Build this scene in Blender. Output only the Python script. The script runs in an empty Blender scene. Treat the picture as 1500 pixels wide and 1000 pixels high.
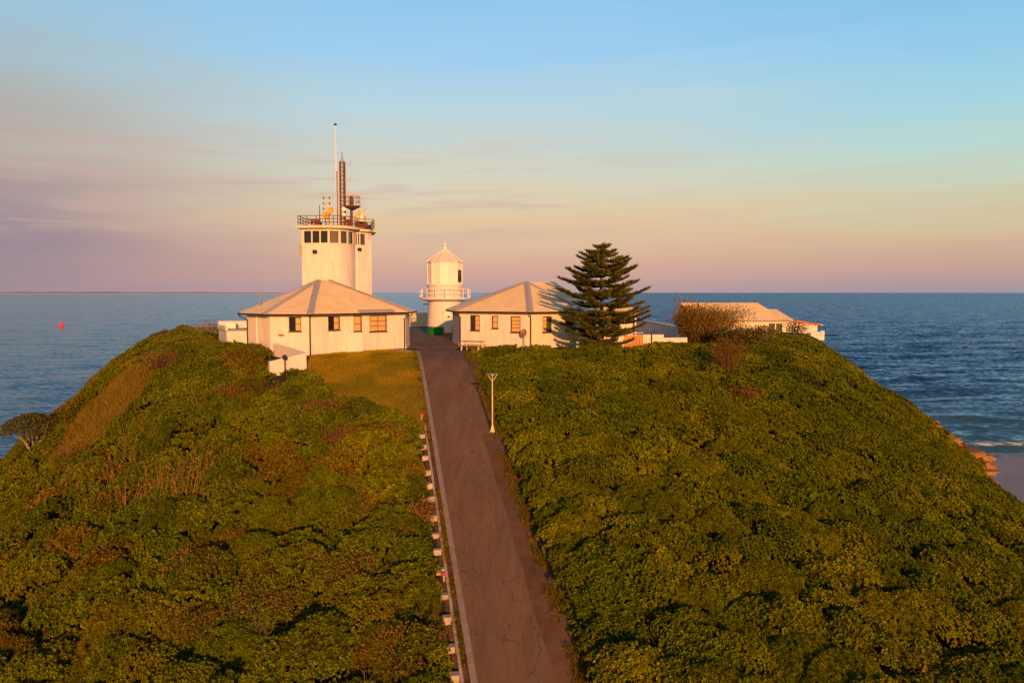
import bpy, bmesh, math, random
import numpy as np
from mathutils import Vector, Matrix

R = math.radians
random.seed(7)
rng = np.random.default_rng(11)
scene = bpy.context.scene
col = scene.collection

# ------------------------------------------------------------------ camera
F = 1167.0                                   # focal length in pixels of a 1500 px wide frame (28 mm)
PITCH = math.atan(72.0 / F)
CAMZ = 4.85                                  # height of the drone above the hill top (z = 0); the sea lies at SEA
SEA = -28.0
cam_d = bpy.data.cameras.new('camera')
cam_d.sensor_width = 36.0
cam_d.lens = 28.0
cam_d.clip_start = 0.5
cam_d.clip_end = 90000.0
cam = bpy.data.objects.new('camera', cam_d)
col.objects.link(cam)
cam.location = (0, 0, CAMZ)
cam.rotation_euler = (R(90) - PITCH, 0, 0)
scene.camera = cam

# ------------------------------------------------------------------ sky and sun
EXPOSURE = 0.30
SUN_AZ = R(10.5)                               # from straight behind the camera towards its right
SUN_EL = R(10.5)
to_sun = Vector((math.sin(SUN_AZ) * math.cos(SUN_EL), -math.cos(SUN_AZ) * math.cos(SUN_EL), math.sin(SUN_EL)))

def lin(c):
    return tuple((x / 255 / 12.92) if x / 255 <= 0.04045 else ((x / 255 + 0.055) / 1.055) ** 2.4 for x in c)

world = bpy.data.worlds.new('World')
scene.world = world
world.use_nodes = True
wn, wl = world.node_tree.nodes, world.node_tree.links
wn.clear()

def W(t, **k):
    n = wn.new(t)
    for a, b in k.items():
        setattr(n, a, b)
    return n

def wmath(op, a, b=None):
    n = W('ShaderNodeMath', operation=op)
    for i, s in enumerate((a, b)):
        if s is None:
            continue
        if isinstance(s, (int, float)):
            n.inputs[i].default_value = s
        else:
            wl.new(s, n.inputs[i])
    return n.outputs[0]

def wrange(v, a, b, c=0.0, d=1.0, smooth=True):
    n = W('ShaderNodeMapRange')
    n.interpolation_type = 'SMOOTHSTEP' if smooth else 'LINEAR'
    n.inputs[1].default_value, n.inputs[2].default_value = a, b
    n.inputs[3].default_value, n.inputs[4].default_value = c, d
    wl.new(v, n.inputs[0])
    return n.outputs[0]

def sin_el(y):
    return math.sin(math.atan((500 - y) / F) - PITCH)

tc = W('ShaderNodeTexCoord')
sep = W('ShaderNodeSeparateXYZ')
wl.new(tc.outputs['Generated'], sep.inputs[0])
dx_, dy_, dz_ = sep.outputs
# thin smoke bands: noise stretched along the horizon bends the layers a little
mp = W('ShaderNodeMapping')
mp.inputs['Scale'].default_value = (2.2, 2.2, 16.0)
wl.new(tc.outputs['Generated'], mp.inputs[0])
nz = W('ShaderNodeTexNoise')
nz.inputs['Scale'].default_value = 1.6
nz.inputs['Detail'].default_value = 4.0
nz.inputs['Roughness'].default_value = 0.5
nz.inputs['Distortion'].default_value = 0.6
wl.new(mp.outputs[0], nz.inputs['Vector'])
nc = wmath('SUBTRACT', nz.outputs[0], 0.5)
zz = wmath('ADD', dz_, wmath('MULTIPLY', nc, wmath('MULTIPLY', wrange(dz_, 0.0, 0.08), 0.045)))

def ramp(stops):
    n = W('ShaderNodeValToRGB')
    n.color_ramp.interpolation = 'LINEAR'
    el = n.color_ramp.elements
    zs = [(max(0.0, sin_el(y) / 0.7), c) for y, c in stops][::-1]
    zs += [(0.45 / 0.7, (112, 168, 215)), (0.999, (66, 108, 162))]
    while len(el) < len(zs):
        el.new(0.5)
    for e, (p, c) in zip(el, zs):
        e.position = p
        e.color = (*lin(c), 1)
    wl.new(wrange(zz, 0.0, 0.7, smooth=False), n.inputs[0])
    return n.outputs[0]

left = ramp([(0, (149, 193, 224)), (80, (159, 195, 216)), (125, (167, 190, 200)), (170, (175, 178, 176)),
             (240, (183, 170, 162)), (285, (175, 154, 154)), (345, (155, 137, 150)), (424, (160, 139, 149))])
mid = ramp([(0, (147, 200, 237)), (80, (160, 206, 239)), (150, (185, 213, 224)), (215, (202, 211, 206)),
            (270, (216, 211, 189)), (320, (227, 199, 161)), (370, (222, 181, 154)), (405, (208, 165, 152)), (424, (188, 157, 158))])
right = ramp([(0, (128, 190, 232)), (100, (146, 202, 234)), (180, (166, 213, 226)), (245, (186, 216, 208)),
              (295, (206, 208, 180)), (345, (214, 190, 153)), (395, (200, 162, 150)), (424, (166, 150, 160))])
az = wmath('DIVIDE', dx_, wmath('MAXIMUM', dy_, 0.05))
az = wmath('ADD', az, wmath('MULTIPLY', nc, 0.22))

def wmix(f, a, b):
    n = W('ShaderNodeMix', data_type='RGBA')
    wl.new(f, n.inputs[0])
    wl.new(a, n.inputs[6])
    wl.new(b, n.inputs[7])
    return n.outputs[2]

anti = wmix(wrange(az, -0.72, -0.12), left, mid)
anti = wmix(wrange(az, 0.0, 0.62), anti, right)
# faint pink wisps of smoke low in the sky
mp2 = W('ShaderNodeMapping')
mp2.inputs['Scale'].default_value = (2.6, 2.6, 34.0)
mp2.inputs['Rotation'].default_value = (0, R(2.5), 0)
wl.new(tc.outputs['Generated'], mp2.inputs[0])
nw = W('ShaderNodeTexNoise')
nw.inputs['Scale'].default_value = 1.9
nw.inputs['Detail'].default_value = 5.0
nw.inputs['Distortion'].default_value = 0.9
wl.new(mp2.outputs[0], nw.inputs['Vector'])
band = wmath('MULTIPLY', wrange(dz_, 0.03, 0.09), wrange(dz_, 0.215, 0.13))
wisp = wmath('MULTIPLY', wmath('MULTIPLY', wrange(nw.outputs[0], 0.48, 0.72), band), wrange(az, 0.35, -0.1, 0.12, 0.55))
pink = W('ShaderNodeRGB')
pink.outputs[0].default_value = (*lin((206, 172, 164)), 1)
anti = wmix(wisp, anti, pink.outputs[0])
sky = W('ShaderNodeTexSky', sky_type='NISHITA')
sky.sun_disc = False
sky.sun_elevation = SUN_EL
sky.sun_rotation = math.atan2(to_sun.x, to_sun.y)
sky.dust_density = 2.0
sky.ozone_density = 1.5
sk = W('ShaderNodeVectorMath', operation='SCALE')
sk.inputs['Scale'].default_value = 0.06
wl.new(sky.outputs[0], sk.inputs[0])
full = wmix(wrange(dy_, -0.25, 0.45), sk.outputs[0], anti)
bg = W('ShaderNodeBackground')
bg.inputs['Strength'].default_value = 2 ** -EXPOSURE   # the sky colours are given as they show in the picture
wl.new(full, bg.inputs[0])
wo = W('ShaderNodeOutputWorld')
wl.new(bg.outputs[0], wo.inputs[0])

sun_d = bpy.data.lights.new('sun', 'SUN')
sun_d.energy = 4.7
sun_d.angle = R(0.6)
sun_d.color = (1.0, 0.405, 0.135)
sun = bpy.data.objects.new('sun', sun_d)
col.objects.link(sun)
sun.location = (20, -60, 40)
sun.rotation_euler = (-to_sun).to_track_quat('-Z', 'Y').to_euler()

scene.view_settings.view_transform = 'Standard'
scene.view_settings.look = 'None'
scene.view_settings.exposure = EXPOSURE
scene.view_settings.gamma = 1.0
scene.view_settings.use_curve_mapping = False
scene.render.engine = 'CYCLES'
scene.cycles.max_bounces = 6
scene.cycles.transparent_max_bounces = 8

# ------------------------------------------------------------------ helpers
def P(px, py, Y):
    """point at depth Y (metres in front of the camera) seen at a pixel of the 1500x1000 picture"""
    u, v = px - 750.0, py - 500.0
    c, s = math.cos(PITCH), math.sin(PITCH)
    dy, dz = F * c - v * s, -F * s - v * c
    k = Y / dy
    return Vector((u * k, Y, CAMZ + dz * k))

def mat(name, base, rough=0.6, var=0.0, scale=3.0, spec=0.15, bump=0.0, bscale=20.0, metal=0.0, coat=0.0, second=None, stretch=None):
    m = bpy.data.materials.new(name)
    m.use_nodes = True
    n, l = m.node_tree.nodes, m.node_tree.links
    b = n['Principled BSDF']
    b.inputs['Roughness'].default_value = rough
    b.inputs['Specular IOR Level'].default_value = spec
    b.inputs['Metallic'].default_value = metal
    b.inputs['Coat Weight'].default_value = coat
    b.inputs['Base Color'].default_value = (*base, 1)
    if var or second or bump:
        t = n.new('ShaderNodeTexCoord')
        src = t.outputs['Object']
        if stretch:
            mpn = n.new('ShaderNodeMapping')
            mpn.inputs['Scale'].default_value = stretch
            l.new(src, mpn.inputs[0])
            src = mpn.outputs[0]
    if var or second:
        x = n.new('ShaderNodeTexNoise')
        x.inputs['Scale'].default_value = scale
        x.inputs['Detail'].default_value = 6
        x.inputs['Roughness'].default_value = 0.65
        l.new(src, x.inputs['Vector'])
        r = n.new('ShaderNodeValToRGB')
        r.color_ramp.elements[0].position = 0.3
        r.color_ramp.elements[1].position = 0.7
        lo = second if second else tuple(c * (1 - var) for c in base)
        hi = base if second else tuple(min(1, c * (1 + var)) for c in base)
        r.color_ramp.elements[0].color = (*lo, 1)
        r.color_ramp.elements[1].color = (*hi, 1)
        l.new(x.outputs[0], r.inputs[0])
        l.new(r.outputs[0], b.inputs['Base Color'])
    if bump:
        y = n.new('ShaderNodeTexNoise')
        y.inputs['Scale'].default_value = bscale
        y.inputs['Detail'].default_value = 5
        l.new(src, y.inputs['Vector'])
        bp = n.new('ShaderNodeBump')
        bp.inputs['Strength'].default_value = bump
        bp.inputs['Distance'].default_value = 0.05
        l.new(y.outputs[0], bp.inputs['Height'])
        l.new(bp.outputs[0], b.inputs['Normal'])
    return m

M = {}
M['render'] = mat('white_render', (0.72, 0.66, 0.61), 0.75, var=0.13, scale=1.6, bump=0.2, bscale=6, stretch=(1.6, 1.6, 0.35))
M['render2'] = mat('cream_and_sunlit_render', (0.72, 0.62, 0.47), 0.75, var=0.06, scale=0.8, bump=0.15, bscale=9)
M['trim'] = mat('white_paint', (0.8, 0.78, 0.74), 0.5, var=0.04, scale=2)
M['roof'] = mat('painted_metal_roof', (0.90, 0.70, 0.34), 0.5, var=0.10, scale=1.1, bump=0.15, bscale=5)
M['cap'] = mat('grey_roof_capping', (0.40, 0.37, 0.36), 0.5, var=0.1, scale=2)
M['gutter'] = mat('dark_brown_gutter', (0.035, 0.022, 0.018), 0.45, var=0.2, scale=3)
M['frame'] = mat('dark_window_frame', (0.05, 0.025, 0.018), 0.5, var=0.2, scale=5)
M['glass'] = mat('window_glass', (0.012, 0.016, 0.022), 0.06, spec=0.9)
M['glass_green'] = mat('tinted_glass', (0.07, 0.075, 0.05), 0.08, spec=0.8)
M['glass_brown'] = mat('tinted_brown_glass', (0.12, 0.06, 0.02), 0.08, spec=0.8)
M['yellow_pane'] = mat('blind_and_sky_reflection', (0.62, 0.42, 0.17), 0.25, var=0.12, scale=6, spec=0.8)  # yellow panes: blinds, with the reflected west sky put into the colour
M['rust'] = mat('rusty_steel', (0.16, 0.07, 0.03), 0.7, var=0.35, scale=6, bump=0.2)
M['steel'] = mat('galvanised_steel', (0.34, 0.28, 0.22), 0.45, var=0.2, scale=5, metal=0.4)
M['dish'] = mat('yellow_dish_paint', (0.72, 0.42, 0.05), 0.45, var=0.08, scale=3)
M['dark'] = mat('dark_fittings', (0.03, 0.028, 0.025), 0.5, var=0.2, scale=6)
M['green'] = mat('green_base_paint', (0.02, 0.19, 0.035), 0.5, var=0.15, scale=3)
M['road'] = None
M['concrete'] = mat('kerb_concrete', (0.27, 0.225, 0.19), 0.85, var=0.2, scale=1.6, bump=0.4, bscale=14)
M['dirt'] = mat('verge_dirt', (0.13, 0.078, 0.045), 0.95, var=0.3, scale=1.5, bump=0.5, bscale=10)
M['wood'] = mat('weathered_timber', (0.20, 0.13, 0.08), 0.8, var=0.25, scale=3, stretch=(1, 8, 8))
M['gatewood'] = mat('golden_timber', (0.50, 0.24, 0.05), 0.65, var=0.15, scale=3)
M['red'] = mat('red_paint', (0.60, 0.03, 0.025), 0.4, var=0.08, scale=4)
M['buoy'] = mat('buoy_red_paint', (0.75, 0.03, 0.05), 0.45, var=0.1, scale=1)
M['tile'] = mat('terracotta_roof', (0.55, 0.17, 0.06), 0.7, var=0.2, scale=2)
M['postwhite'] = mat('weathered_white_paint', (0.52, 0.47, 0.40), 0.8, second=(0.30, 0.25, 0.19), scale=2.2, bump=0.4)
M['lampyellow'] = mat('cream_lamp_paint', (0.66, 0.56, 0.38), 0.45, var=0.08, scale=3)
M['bark'] = mat('tree_bark', (0.11, 0.07, 0.045), 0.9, var=0.3, scale=5, bump=0.6, bscale=12)
M['greybark'] = mat('pale_grey_bark', (0.30, 0.25, 0.22), 0.9, var=0.3, scale=5)
M['rock'] = mat('sandstone', (0.38, 0.22, 0.10), 0.9, second=(0.16, 0.085, 0.045), scale=0.6, bump=0.8, bscale=2.5, stretch=(1, 1, 4))
M['land'] = mat('hazy_far_land', (0.26, 0.21, 0.24), 1.0, var=0.1, scale=0.001)  # pale mauve: the haze of distance is mixed into the base colour
M['farsand'] = mat('far_sand', (0.60, 0.55, 0.50), 1.0)
M['soil'] = mat('hill_soil', (0.05, 0.036, 0.022), 1.0, second=(0.03, 0.026, 0.012), scale=0.35, bump=0.5, bscale=3)
M['lawnsoil'] = mat('lawn_turf', (0.17, 0.125, 0.02), 1.0, second=(0.10, 0.095, 0.014), scale=0.8, bump=0.5, bscale=20)

class MB:
    def __init__(self):
        self.v, self.f = [], []
    def add(self, vs, fs):
        o = len(self.v)
        self.v += [Vector(p) for p in vs]
        self.f += [tuple(i + o for i in f) for f in fs]
        return self
    def box(self, c, s, rz=0.0, rx=0.0):
        m = Matrix.Rotation(rz, 3, 'Z') @ Matrix.Rotation(rx, 3, 'X')
        vs = [Vector(c) + m @ Vector((sx * s[0] / 2, sy * s[1] / 2, sz * s[2] / 2)) for sx in (-1, 1) for sy in (-1, 1) for sz in (-1, 1)]
        return self.add(vs, [(0, 1, 3, 2), (4, 6, 7, 5), (0, 4, 5, 1), (2, 3, 7, 6), (0, 2, 6, 4), (1, 5, 7, 3)])
    def bar(self, a, b, w, h=None):
        a, b = Vector(a), Vector(b)
        h = h or w
        d = (b - a).normalized()
        up = Vector((0, 0, 1)) if abs(d.z) < 0.95 else Vector((0, 1, 0))
        s = d.cross(up).normalized()
        t = s.cross(d)
        vs = [p + s * (i * w / 2) + t * (j * h / 2) for p in (a, b) for i, j in ((-1, -1), (1, -1), (1, 1), (-1, 1))]
        return self.add(vs, [(3, 2, 1, 0), (4, 5, 6, 7), (0, 1, 5, 4), (1, 2, 6, 5), (2, 3, 7, 6), (3, 0, 4, 7)])
    def tube(self, pts, rad, n=8, caps=True):
        pts = [Vector(p) for p in pts]
        if not isinstance(rad, (list, tuple)):
            rad = [rad] * len(pts)
        vs, fs = [], []
        for i, p in enumerate(pts):
            d = (pts[min(i + 1, len(pts) - 1)] - pts[max(i - 1, 0)]).normalized()
            up = Vector((0, 0, 1)) if abs(d.z) < 0.9 else Vector((1, 0, 0))
            s = d.cross(up).normalized()
            t = s.cross(d)
            for k in range(n):
                a = 2 * math.pi * k / n
                vs.append(p + (s * math.cos(a) + t * math.sin(a)) * rad[i])
        for i in range(len(pts) - 1):
            for k in range(n):
                fs.append((i * n + k, i * n + (k + 1) % n, (i + 1) * n + (k + 1) % n, (i + 1) * n + k))
        if caps:
            fs.append(tuple(range(n))[::-1])
            fs.append(tuple(range((len(pts) - 1) * n, len(pts) * n)))
        return self.add(vs, fs)
    def lathe(self, c, prof, n=32, a0=0.0, caps=True):
        vs, fs = [], []
        for r, z in prof:
            for k in range(n):
                a = a0 + 2 * math.pi * k / n
                vs.append((c[0] + r * math.cos(a), c[1] + r * math.sin(a), c[2] + z))
        for i in range(len(prof) - 1):
            for k in range(n):
                fs.append((i * n + k, i * n + (k + 1) % n, (i + 1) * n + (k + 1) % n, (i + 1) * n + k))
        if caps:
            fs.append(tuple(range(n))[::-1])
            fs.append(tuple(range((len(prof) - 1) * n, len(prof) * n)))
        return self.add(vs, fs)
    def prism(self, poly, z0, z1):
        n = len(poly)
        g = lambda z, i: z[i] if isinstance(z, (list, tuple)) else z
        vs = [(p[0], p[1], g(z0, i)) for i, p in enumerate(poly)] + [(p[0], p[1], g(z1, i)) for i, p in enumerate(poly)]
        fs = [tuple(range(n))[::-1], tuple(range(n, 2 * n))] + [(i, (i + 1) % n, n + (i + 1) % n, n + i) for i in range(n)]
        return self.add(vs, fs)
    def build(self, name, m, parent=None, smooth=False, bevel=0.0):
        off = Vector((0, 0, 0))
        q = parent
        while q is not None:
            off = off + Vector(q.location)
            q = q.parent
        me = bpy.data.meshes.new(name)
        me.from_pydata([tuple(p - off) for p in self.v], [], self.f)
        me.validate()
        bm = bmesh.new()
        bm.from_mesh(me)
        bmesh.ops.recalc_face_normals(bm, faces=bm.faces)
        if bevel:
            bmesh.ops.bevel(bm, geom=list(bm.edges), offset=bevel, segments=2, affect='EDGES', profile=0.7)
        bm.to_mesh(me)
        bm.free()
        me.materials.append(M[m] if isinstance(m, str) else m)
        if smooth:
            for p in me.polygons:
                p.use_smooth = True
            if smooth == 'auto':
                me.set_sharp_from_angle(angle=R(35))
        o = bpy.data.objects.new(name, me)
        col.objects.link(o)
        if parent:
            o.parent = parent
        return o

def tag(o, label=None, cat=None, group=None, kind=None):
    if label: o['label'] = label
    if cat: o['category'] = cat
    if group: o['group'] = group
    if kind: o['kind'] = kind
    return o

def thing(name, loc, label, cat, group=None):
    e = bpy.data.objects.new(name, None)
    e.empty_display_size = 0.3
    col.objects.link(e)
    e.location = loc
    return tag(e, label, cat, group)

def bare_rock_where_steep(m):
    n, l = m.node_tree.nodes, m.node_tree.links
    b = n['Principled BSDF']
    src = b.inputs['Base Color'].links[0].from_socket
    g = n.new('ShaderNodeNewGeometry')
    sp = n.new('ShaderNodeSeparateXYZ'); l.new(g.outputs['True Normal'], sp.inputs[0])
    r = n.new('ShaderNodeMapRange'); r.inputs[1].default_value = 0.86; r.inputs[2].default_value = 0.70
    l.new(sp.outputs[2], r.inputs[0])
    x = n.new('ShaderNodeTexNoise'); x.inputs['Scale'].default_value = 0.9; x.inputs['Detail'].default_value = 6
    mp_ = n.new('ShaderNodeMapping'); mp_.inputs['Scale'].default_value = (1, 1, 5)
    t = n.new('ShaderNodeTexCoord'); l.new(t.outputs['Object'], mp_.inputs[0]); l.new(mp_.outputs[0], x.inputs['Vector'])
    c = n.new('ShaderNodeValToRGB')
    c.color_ramp.elements[0].position, c.color_ramp.elements[1].position = 0.35, 0.65
    c.color_ramp.elements[0].color = (0.15, 0.075, 0.035, 1); c.color_ramp.elements[1].color = (0.40, 0.24, 0.11, 1)
    l.new(x.outputs[0], c.inputs[0])
    mx = n.new('ShaderNodeMix'); mx.data_type = 'RGBA'
    l.new(r.outputs[0], mx.inputs[0]); l.new(src, mx.inputs[6]); l.new(c.outputs[0], mx.inputs[7])
    l.new(mx.outputs[2], b.inputs['Base Color'])
bare_rock_where_steep(M['soil'])

# ------------------------------------------------------------------ noise on arrays
def _h(ix, iy, seed):
    n = (ix.astype(np.int64) * 374761393 + iy.astype(np.int64) * 668265263 + seed * 1442695041) & 0x7fffffff
    n = ((n ^ (n >> 13)) * 1274126177) & 0x7fffffff
    n = ((n ^ (n >> 16)) * 2246822519) & 0x7fffffff
    return ((n ^ (n >> 15)) & 0xffffff) / float(0xffffff)

def vnoise(x, y, seed=0):
    ix, iy = np.floor(x), np.floor(y)
    fx, fy = x - ix, y - iy
    fx, fy = fx * fx * (3 - 2 * fx), fy * fy * (3 - 2 * fy)
    a, b = _h(ix, iy, seed), _h(ix + 1, iy, seed)
    c, d = _h(ix, iy + 1, seed), _h(ix + 1, iy + 1, seed)
    return (a + (b - a) * fx) * (1 - fy) + (c + (d - c) * fx) * fy

def fbm(x, y, seed=0, o=3):
    s, a, t = 0, 1.0, 0
    for i in range(o):
        s = s + a * vnoise(x * 2 ** i, y * 2 ** i, seed + i * 17)
        t += a
        a *= 0.5
    return s / t

def worley(x, y, seed=0):
    ix, iy = np.floor(x), np.floor(y)
    best = np.full(x.shape, 9.0)
    rid = np.zeros(x.shape)
    for dx in (-1, 0, 1):
        for dy in (-1, 0, 1):
            cx, cy = ix + dx, iy + dy
            d = np.hypot(cx + _h(cx, cy, seed) - x, cy + _h(cx, cy, seed + 5) - y)
            m = d < best
            best = np.where(m, d, best)
            rid = np.where(m, _h(cx, cy, seed + 9), rid)
    return best, rid

def sstep(a, b, x):
    t = np.clip((x - a) / (b - a), 0, 1)
    return t * t * (3 - 2 * t)

# ------------------------------------------------------------------ the hill
_ty = np.arange(-90, 190, 0.5)
_tz = np.interp(_ty, [-90, -60, -30, 0, 20, 28, 38, 47, 55, 60, 63, 66, 118, 124, 140, 190],
                [-26, -25, -21.5, -16, -11.1, -8.85, -6.1, -3.55, -1.35, -0.25, 0, 0, 0, -2.5, -24, -30])
_ker = np.hanning(9); _ker /= _ker.sum()
_tz = np.convolve(np.pad(_tz, 4, mode='edge'), _ker, 'valid')

def zr(Y):
    return np.interp(Y, _ty, _tz)
def xr(Y):
    return 0.5 - (np.asarray(Y, float) - 28.0) * 0.1716

def ground(X, Y):
    X, Y = np.asarray(X, float), np.asarray(Y, float)
    z = zr(Y)
    d = X - xr(Y)
    pr = np.interp(Y, [0, 45, 50, 55, 62, 70, 80, 90, 120], [2, 2, 8, 16, 23, 30, 37, 41.5, 44])
    kr = np.interp(Y, [0, 45, 50, 55, 62, 70, 80, 90], [.006, .0063, .0092, .0150, .0235, .048, .10, .12])
    pl = np.interp(Y, [0, 45, 52, 60, 66, 75, 85, 120], [3, 3.5, 10, 17, 21, 23.4, 24.7, 26])
    kl = np.interp(Y, [0, 45, 52, 60, 66, 75, 85], [.008, .009, .015, .03, .06, .06, .05])
    z = z - kr * np.maximum(0, d - pr) ** 2 - kl * np.maximum(0, -d - pl) ** 2
    # cliffs down to the sea on both sides
    xc = np.interp(Y, [0, 60, 75, 90], [38.5, 37.5, 39.5, 44]) + 2.2 * (fbm(Y / 5.0, X * 0 + 3.3, 4) - 0.5)
    z = z - 2.6 * np.maximum(0, X - xc)
    z = z - 1.4 * np.maximum(0, -47 - X)
    z = z + 0.25 * (fbm(X / 6, Y / 6, 31) - 0.5) * sstep(2.5, 6, np.abs(d)) * (1 - sstep(60, 66, Y))
    return np.maximum(z, SEA - 2.0)

def gz(x, y):
    return float(ground(np.array([x]), np.array([y]))[0])

def on_ground(px, py, lift=0.0):
    """where the ray through a pixel meets the hill"""
    Y = np.arange(15, 125, 0.05)
    c, s = math.cos(PITCH), math.sin(PITCH)
    u, v = px - 750.0, py - 500.0
    dy, dz = F * c - v * s, -F * s - v * c
    z = CAMZ + dz * Y / dy
    g = ground(u * Y / dy, Y) + lift
    i = int(np.argmax(z <= g))
    return Vector((u * Y[i] / dy, Y[i], z[i]))

def grid_mesh(name, xs, ys, zf, m, smooth=True):
    Xg, Yg = np.meshgrid(xs, ys)
    Zg = zf(Xg, Yg)
    nx, ny = len(xs), len(ys)
    v = np.stack([Xg, Yg, Zg], -1).reshape(-1, 3)
    i = (np.arange(ny - 1)[:, None] * nx + np.arange(nx - 1)[None, :]).reshape(-1)
    f = np.stack([i, i + 1, i + nx + 1, i + nx], -1)
    me = bpy.data.meshes.new(name)
    me.from_pydata(v.tolist(), [], f.tolist())
    me.materials.append(m)
    if smooth:
        me.polygons.foreach_set('use_smooth', [True] * len(me.polygons))
    o = bpy.data.objects.new(name, me)
    col.objects.link(o)
    return o

hill = grid_mesh('hill', np.arange(-75, 62, 0.6), np.arange(-60, 145, 0.6), ground, M['soil'])
tag(hill, 'steep headland hill of brown soil under the scrub', kind='structure')

# ------------------------------------------------------------------ sea, beach, far shore
def sea_material():
    m = bpy.data.materials.new('sea_water')
    m.use_nodes = True
    n, l = m.node_tree.nodes, m.node_tree.links
    b = n['Principled BSDF']
    b.inputs['Roughness'].default_value = 0.12
    b.inputs['IOR'].default_value = 1.33
    g = n.new('ShaderNodeNewGeometry')
    sp = n.new('ShaderNodeSeparateXYZ')
    l.new(g.outputs['Position'], sp.inputs[0])
    def rngn(v, a, c, lo=0.0, hi=1.0):
        r = n.new('ShaderNodeMapRange')
        r.interpolation_type = 'SMOOTHSTEP'
        r.inputs[1].default_value, r.inputs[2].default_value = a, c
        r.inputs[3].default_value, r.inputs[4].default_value = lo, hi
        l.new(v, r.inputs[0])
        return r.outputs[0]
    def mth(op, a, c):
        r = n.new('ShaderNodeMath'); r.operation = op
        for i, s in enumerate((a, c)):
            if isinstance(s, (int, float)): r.inputs[i].default_value = s
            else: l.new(s, r.inputs[i])
        return r.outputs[0]
    def noise(scale, detail, vec=None, rough=0.55, dist=0.0, stretch=(1, 1, 1)):
        mpn = n.new('ShaderNodeMapping')
        mpn.inputs['Scale'].default_value = stretch
        l.new(g.outputs['Position'], mpn.inputs[0])
        x = n.new('ShaderNodeTexNoise')
        x.inputs['Scale'].default_value = scale
        x.inputs['Detail'].default_value = detail
        x.inputs['Roughness'].default_value = rough
        x.inputs['Distortion'].default_value = dist
        l.new(mpn.outputs[0], x.inputs['Vector'])
        return x.outputs[0]
    # the open ocean on the right is rougher than the river mouth on the left
    right = rngn(sp.outputs[0], -160, 60, 0.55, 1.0)
    # wave slopes: facets seen at a grazing angle are mostly those tilted back towards the south, where the camera is
    def slopes(scale, detail, stretch):
        mpn = n.new('ShaderNodeMapping')
        mpn.inputs['Scale'].default_value = stretch
        l.new(g.outputs['Position'], mpn.inputs[0])
        x = n.new('ShaderNodeTexNoise')
        x.inputs['Scale'].default_value = scale
        x.inputs['Detail'].default_value = detail
        x.inputs['Roughness'].default_value = 0.6
        l.new(mpn.outputs[0], x.inputs['Vector'])
        v = n.new('ShaderNodeVectorMath'); v.operation = 'SUBTRACT'
        l.new(x.outputs['Color'], v.inputs[0]); v.inputs[1].default_value = (0.5, 0.5, 0.5)
        return v.outputs[0]
    def vop(op, a_, b_):
        v = n.new('ShaderNodeVectorMath'); v.operation = op
        l.new(a_, v.inputs[0])
        if isinstance(b_, tuple): v.inputs[1].default_value = b_
        else: l.new(b_, v.inputs[1])
        return v.outputs[0]
    s1 = vop('MULTIPLY', slopes(0.13, 5, (0.45, 1, 1)), (0.45, 0.6, 0.0))
    s2 = vop('MULTIPLY', slopes(0.8, 3, (0.5, 1, 1)), (0.7, 1.1, 0.0))
    sc = n.new('ShaderNodeVectorMath'); sc.operation = 'SCALE'
    l.new(vop('ADD', vop('ADD', s1, s2), (0.0, -0.22, 0.0)), sc.inputs[0]); l.new(right, sc.inputs['Scale'])
    nn = vop('ADD', g.outputs['Normal'], sc.outputs[0])
    nv = n.new('ShaderNodeVectorMath'); nv.operation = 'NORMALIZE'
    l.new(nn, nv.inputs[0])
    l.new(nv.outputs[0], b.inputs['Normal'])
    # water colour: deep blue, greener over the sandy shallows by the beach
    shallow = mth('MULTIPLY', rngn(sp.outputs[0], 30, 80), rngn(sp.outputs[1], 330, 160))
    patch = mth('MULTIPLY', rngn(noise(0.010, 3, stretch=(0.35, 1, 1)), 0.5, 0.68), rngn(sp.outputs[0], 20, 120))
    patch = mth('MULTIPLY', patch, rngn(sp.outputs[1], 900, 300))
    mx = n.new('ShaderNodeMix'); mx.data_type = 'RGBA'
    mx.inputs[6].default_value = (0.005, 0.024, 0.085, 1)
    mx.inputs[7].default_value = (0.026, 0.085, 0.120, 1)
    l.new(mth('MAXIMUM', shallow, mth('MULTIPLY', patch, 0.8)), mx.inputs[0])
    # foam: an attribute painted on the breaking crests and the wash, broken up by noise
    at = n.new('ShaderNodeAttribute'); at.attribute_name = 'foam'
    fo = mth('ADD', mth('MULTIPLY', noise(0.5, 6, rough=0.7, stretch=(0.5, 1, 1)), 1.0), at.outputs['Fac'])
    fo = rngn(fo, 0.92, 1.25)
    mf = n.new('ShaderNodeMix'); mf.data_type = 'RGBA'
    l.new(fo, mf.inputs[0])
    l.new(mx.outputs[2], mf.inputs[6])
    mf.inputs[7].default_value = (0.62, 0.62, 0.62, 1)
    l.new(mf.outputs[2], b.inputs['Base Color'])
    l.new(rngn(fo, 0, 1, 0.12, 0.7), b.inputs['Roughness'])
    return m

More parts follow.
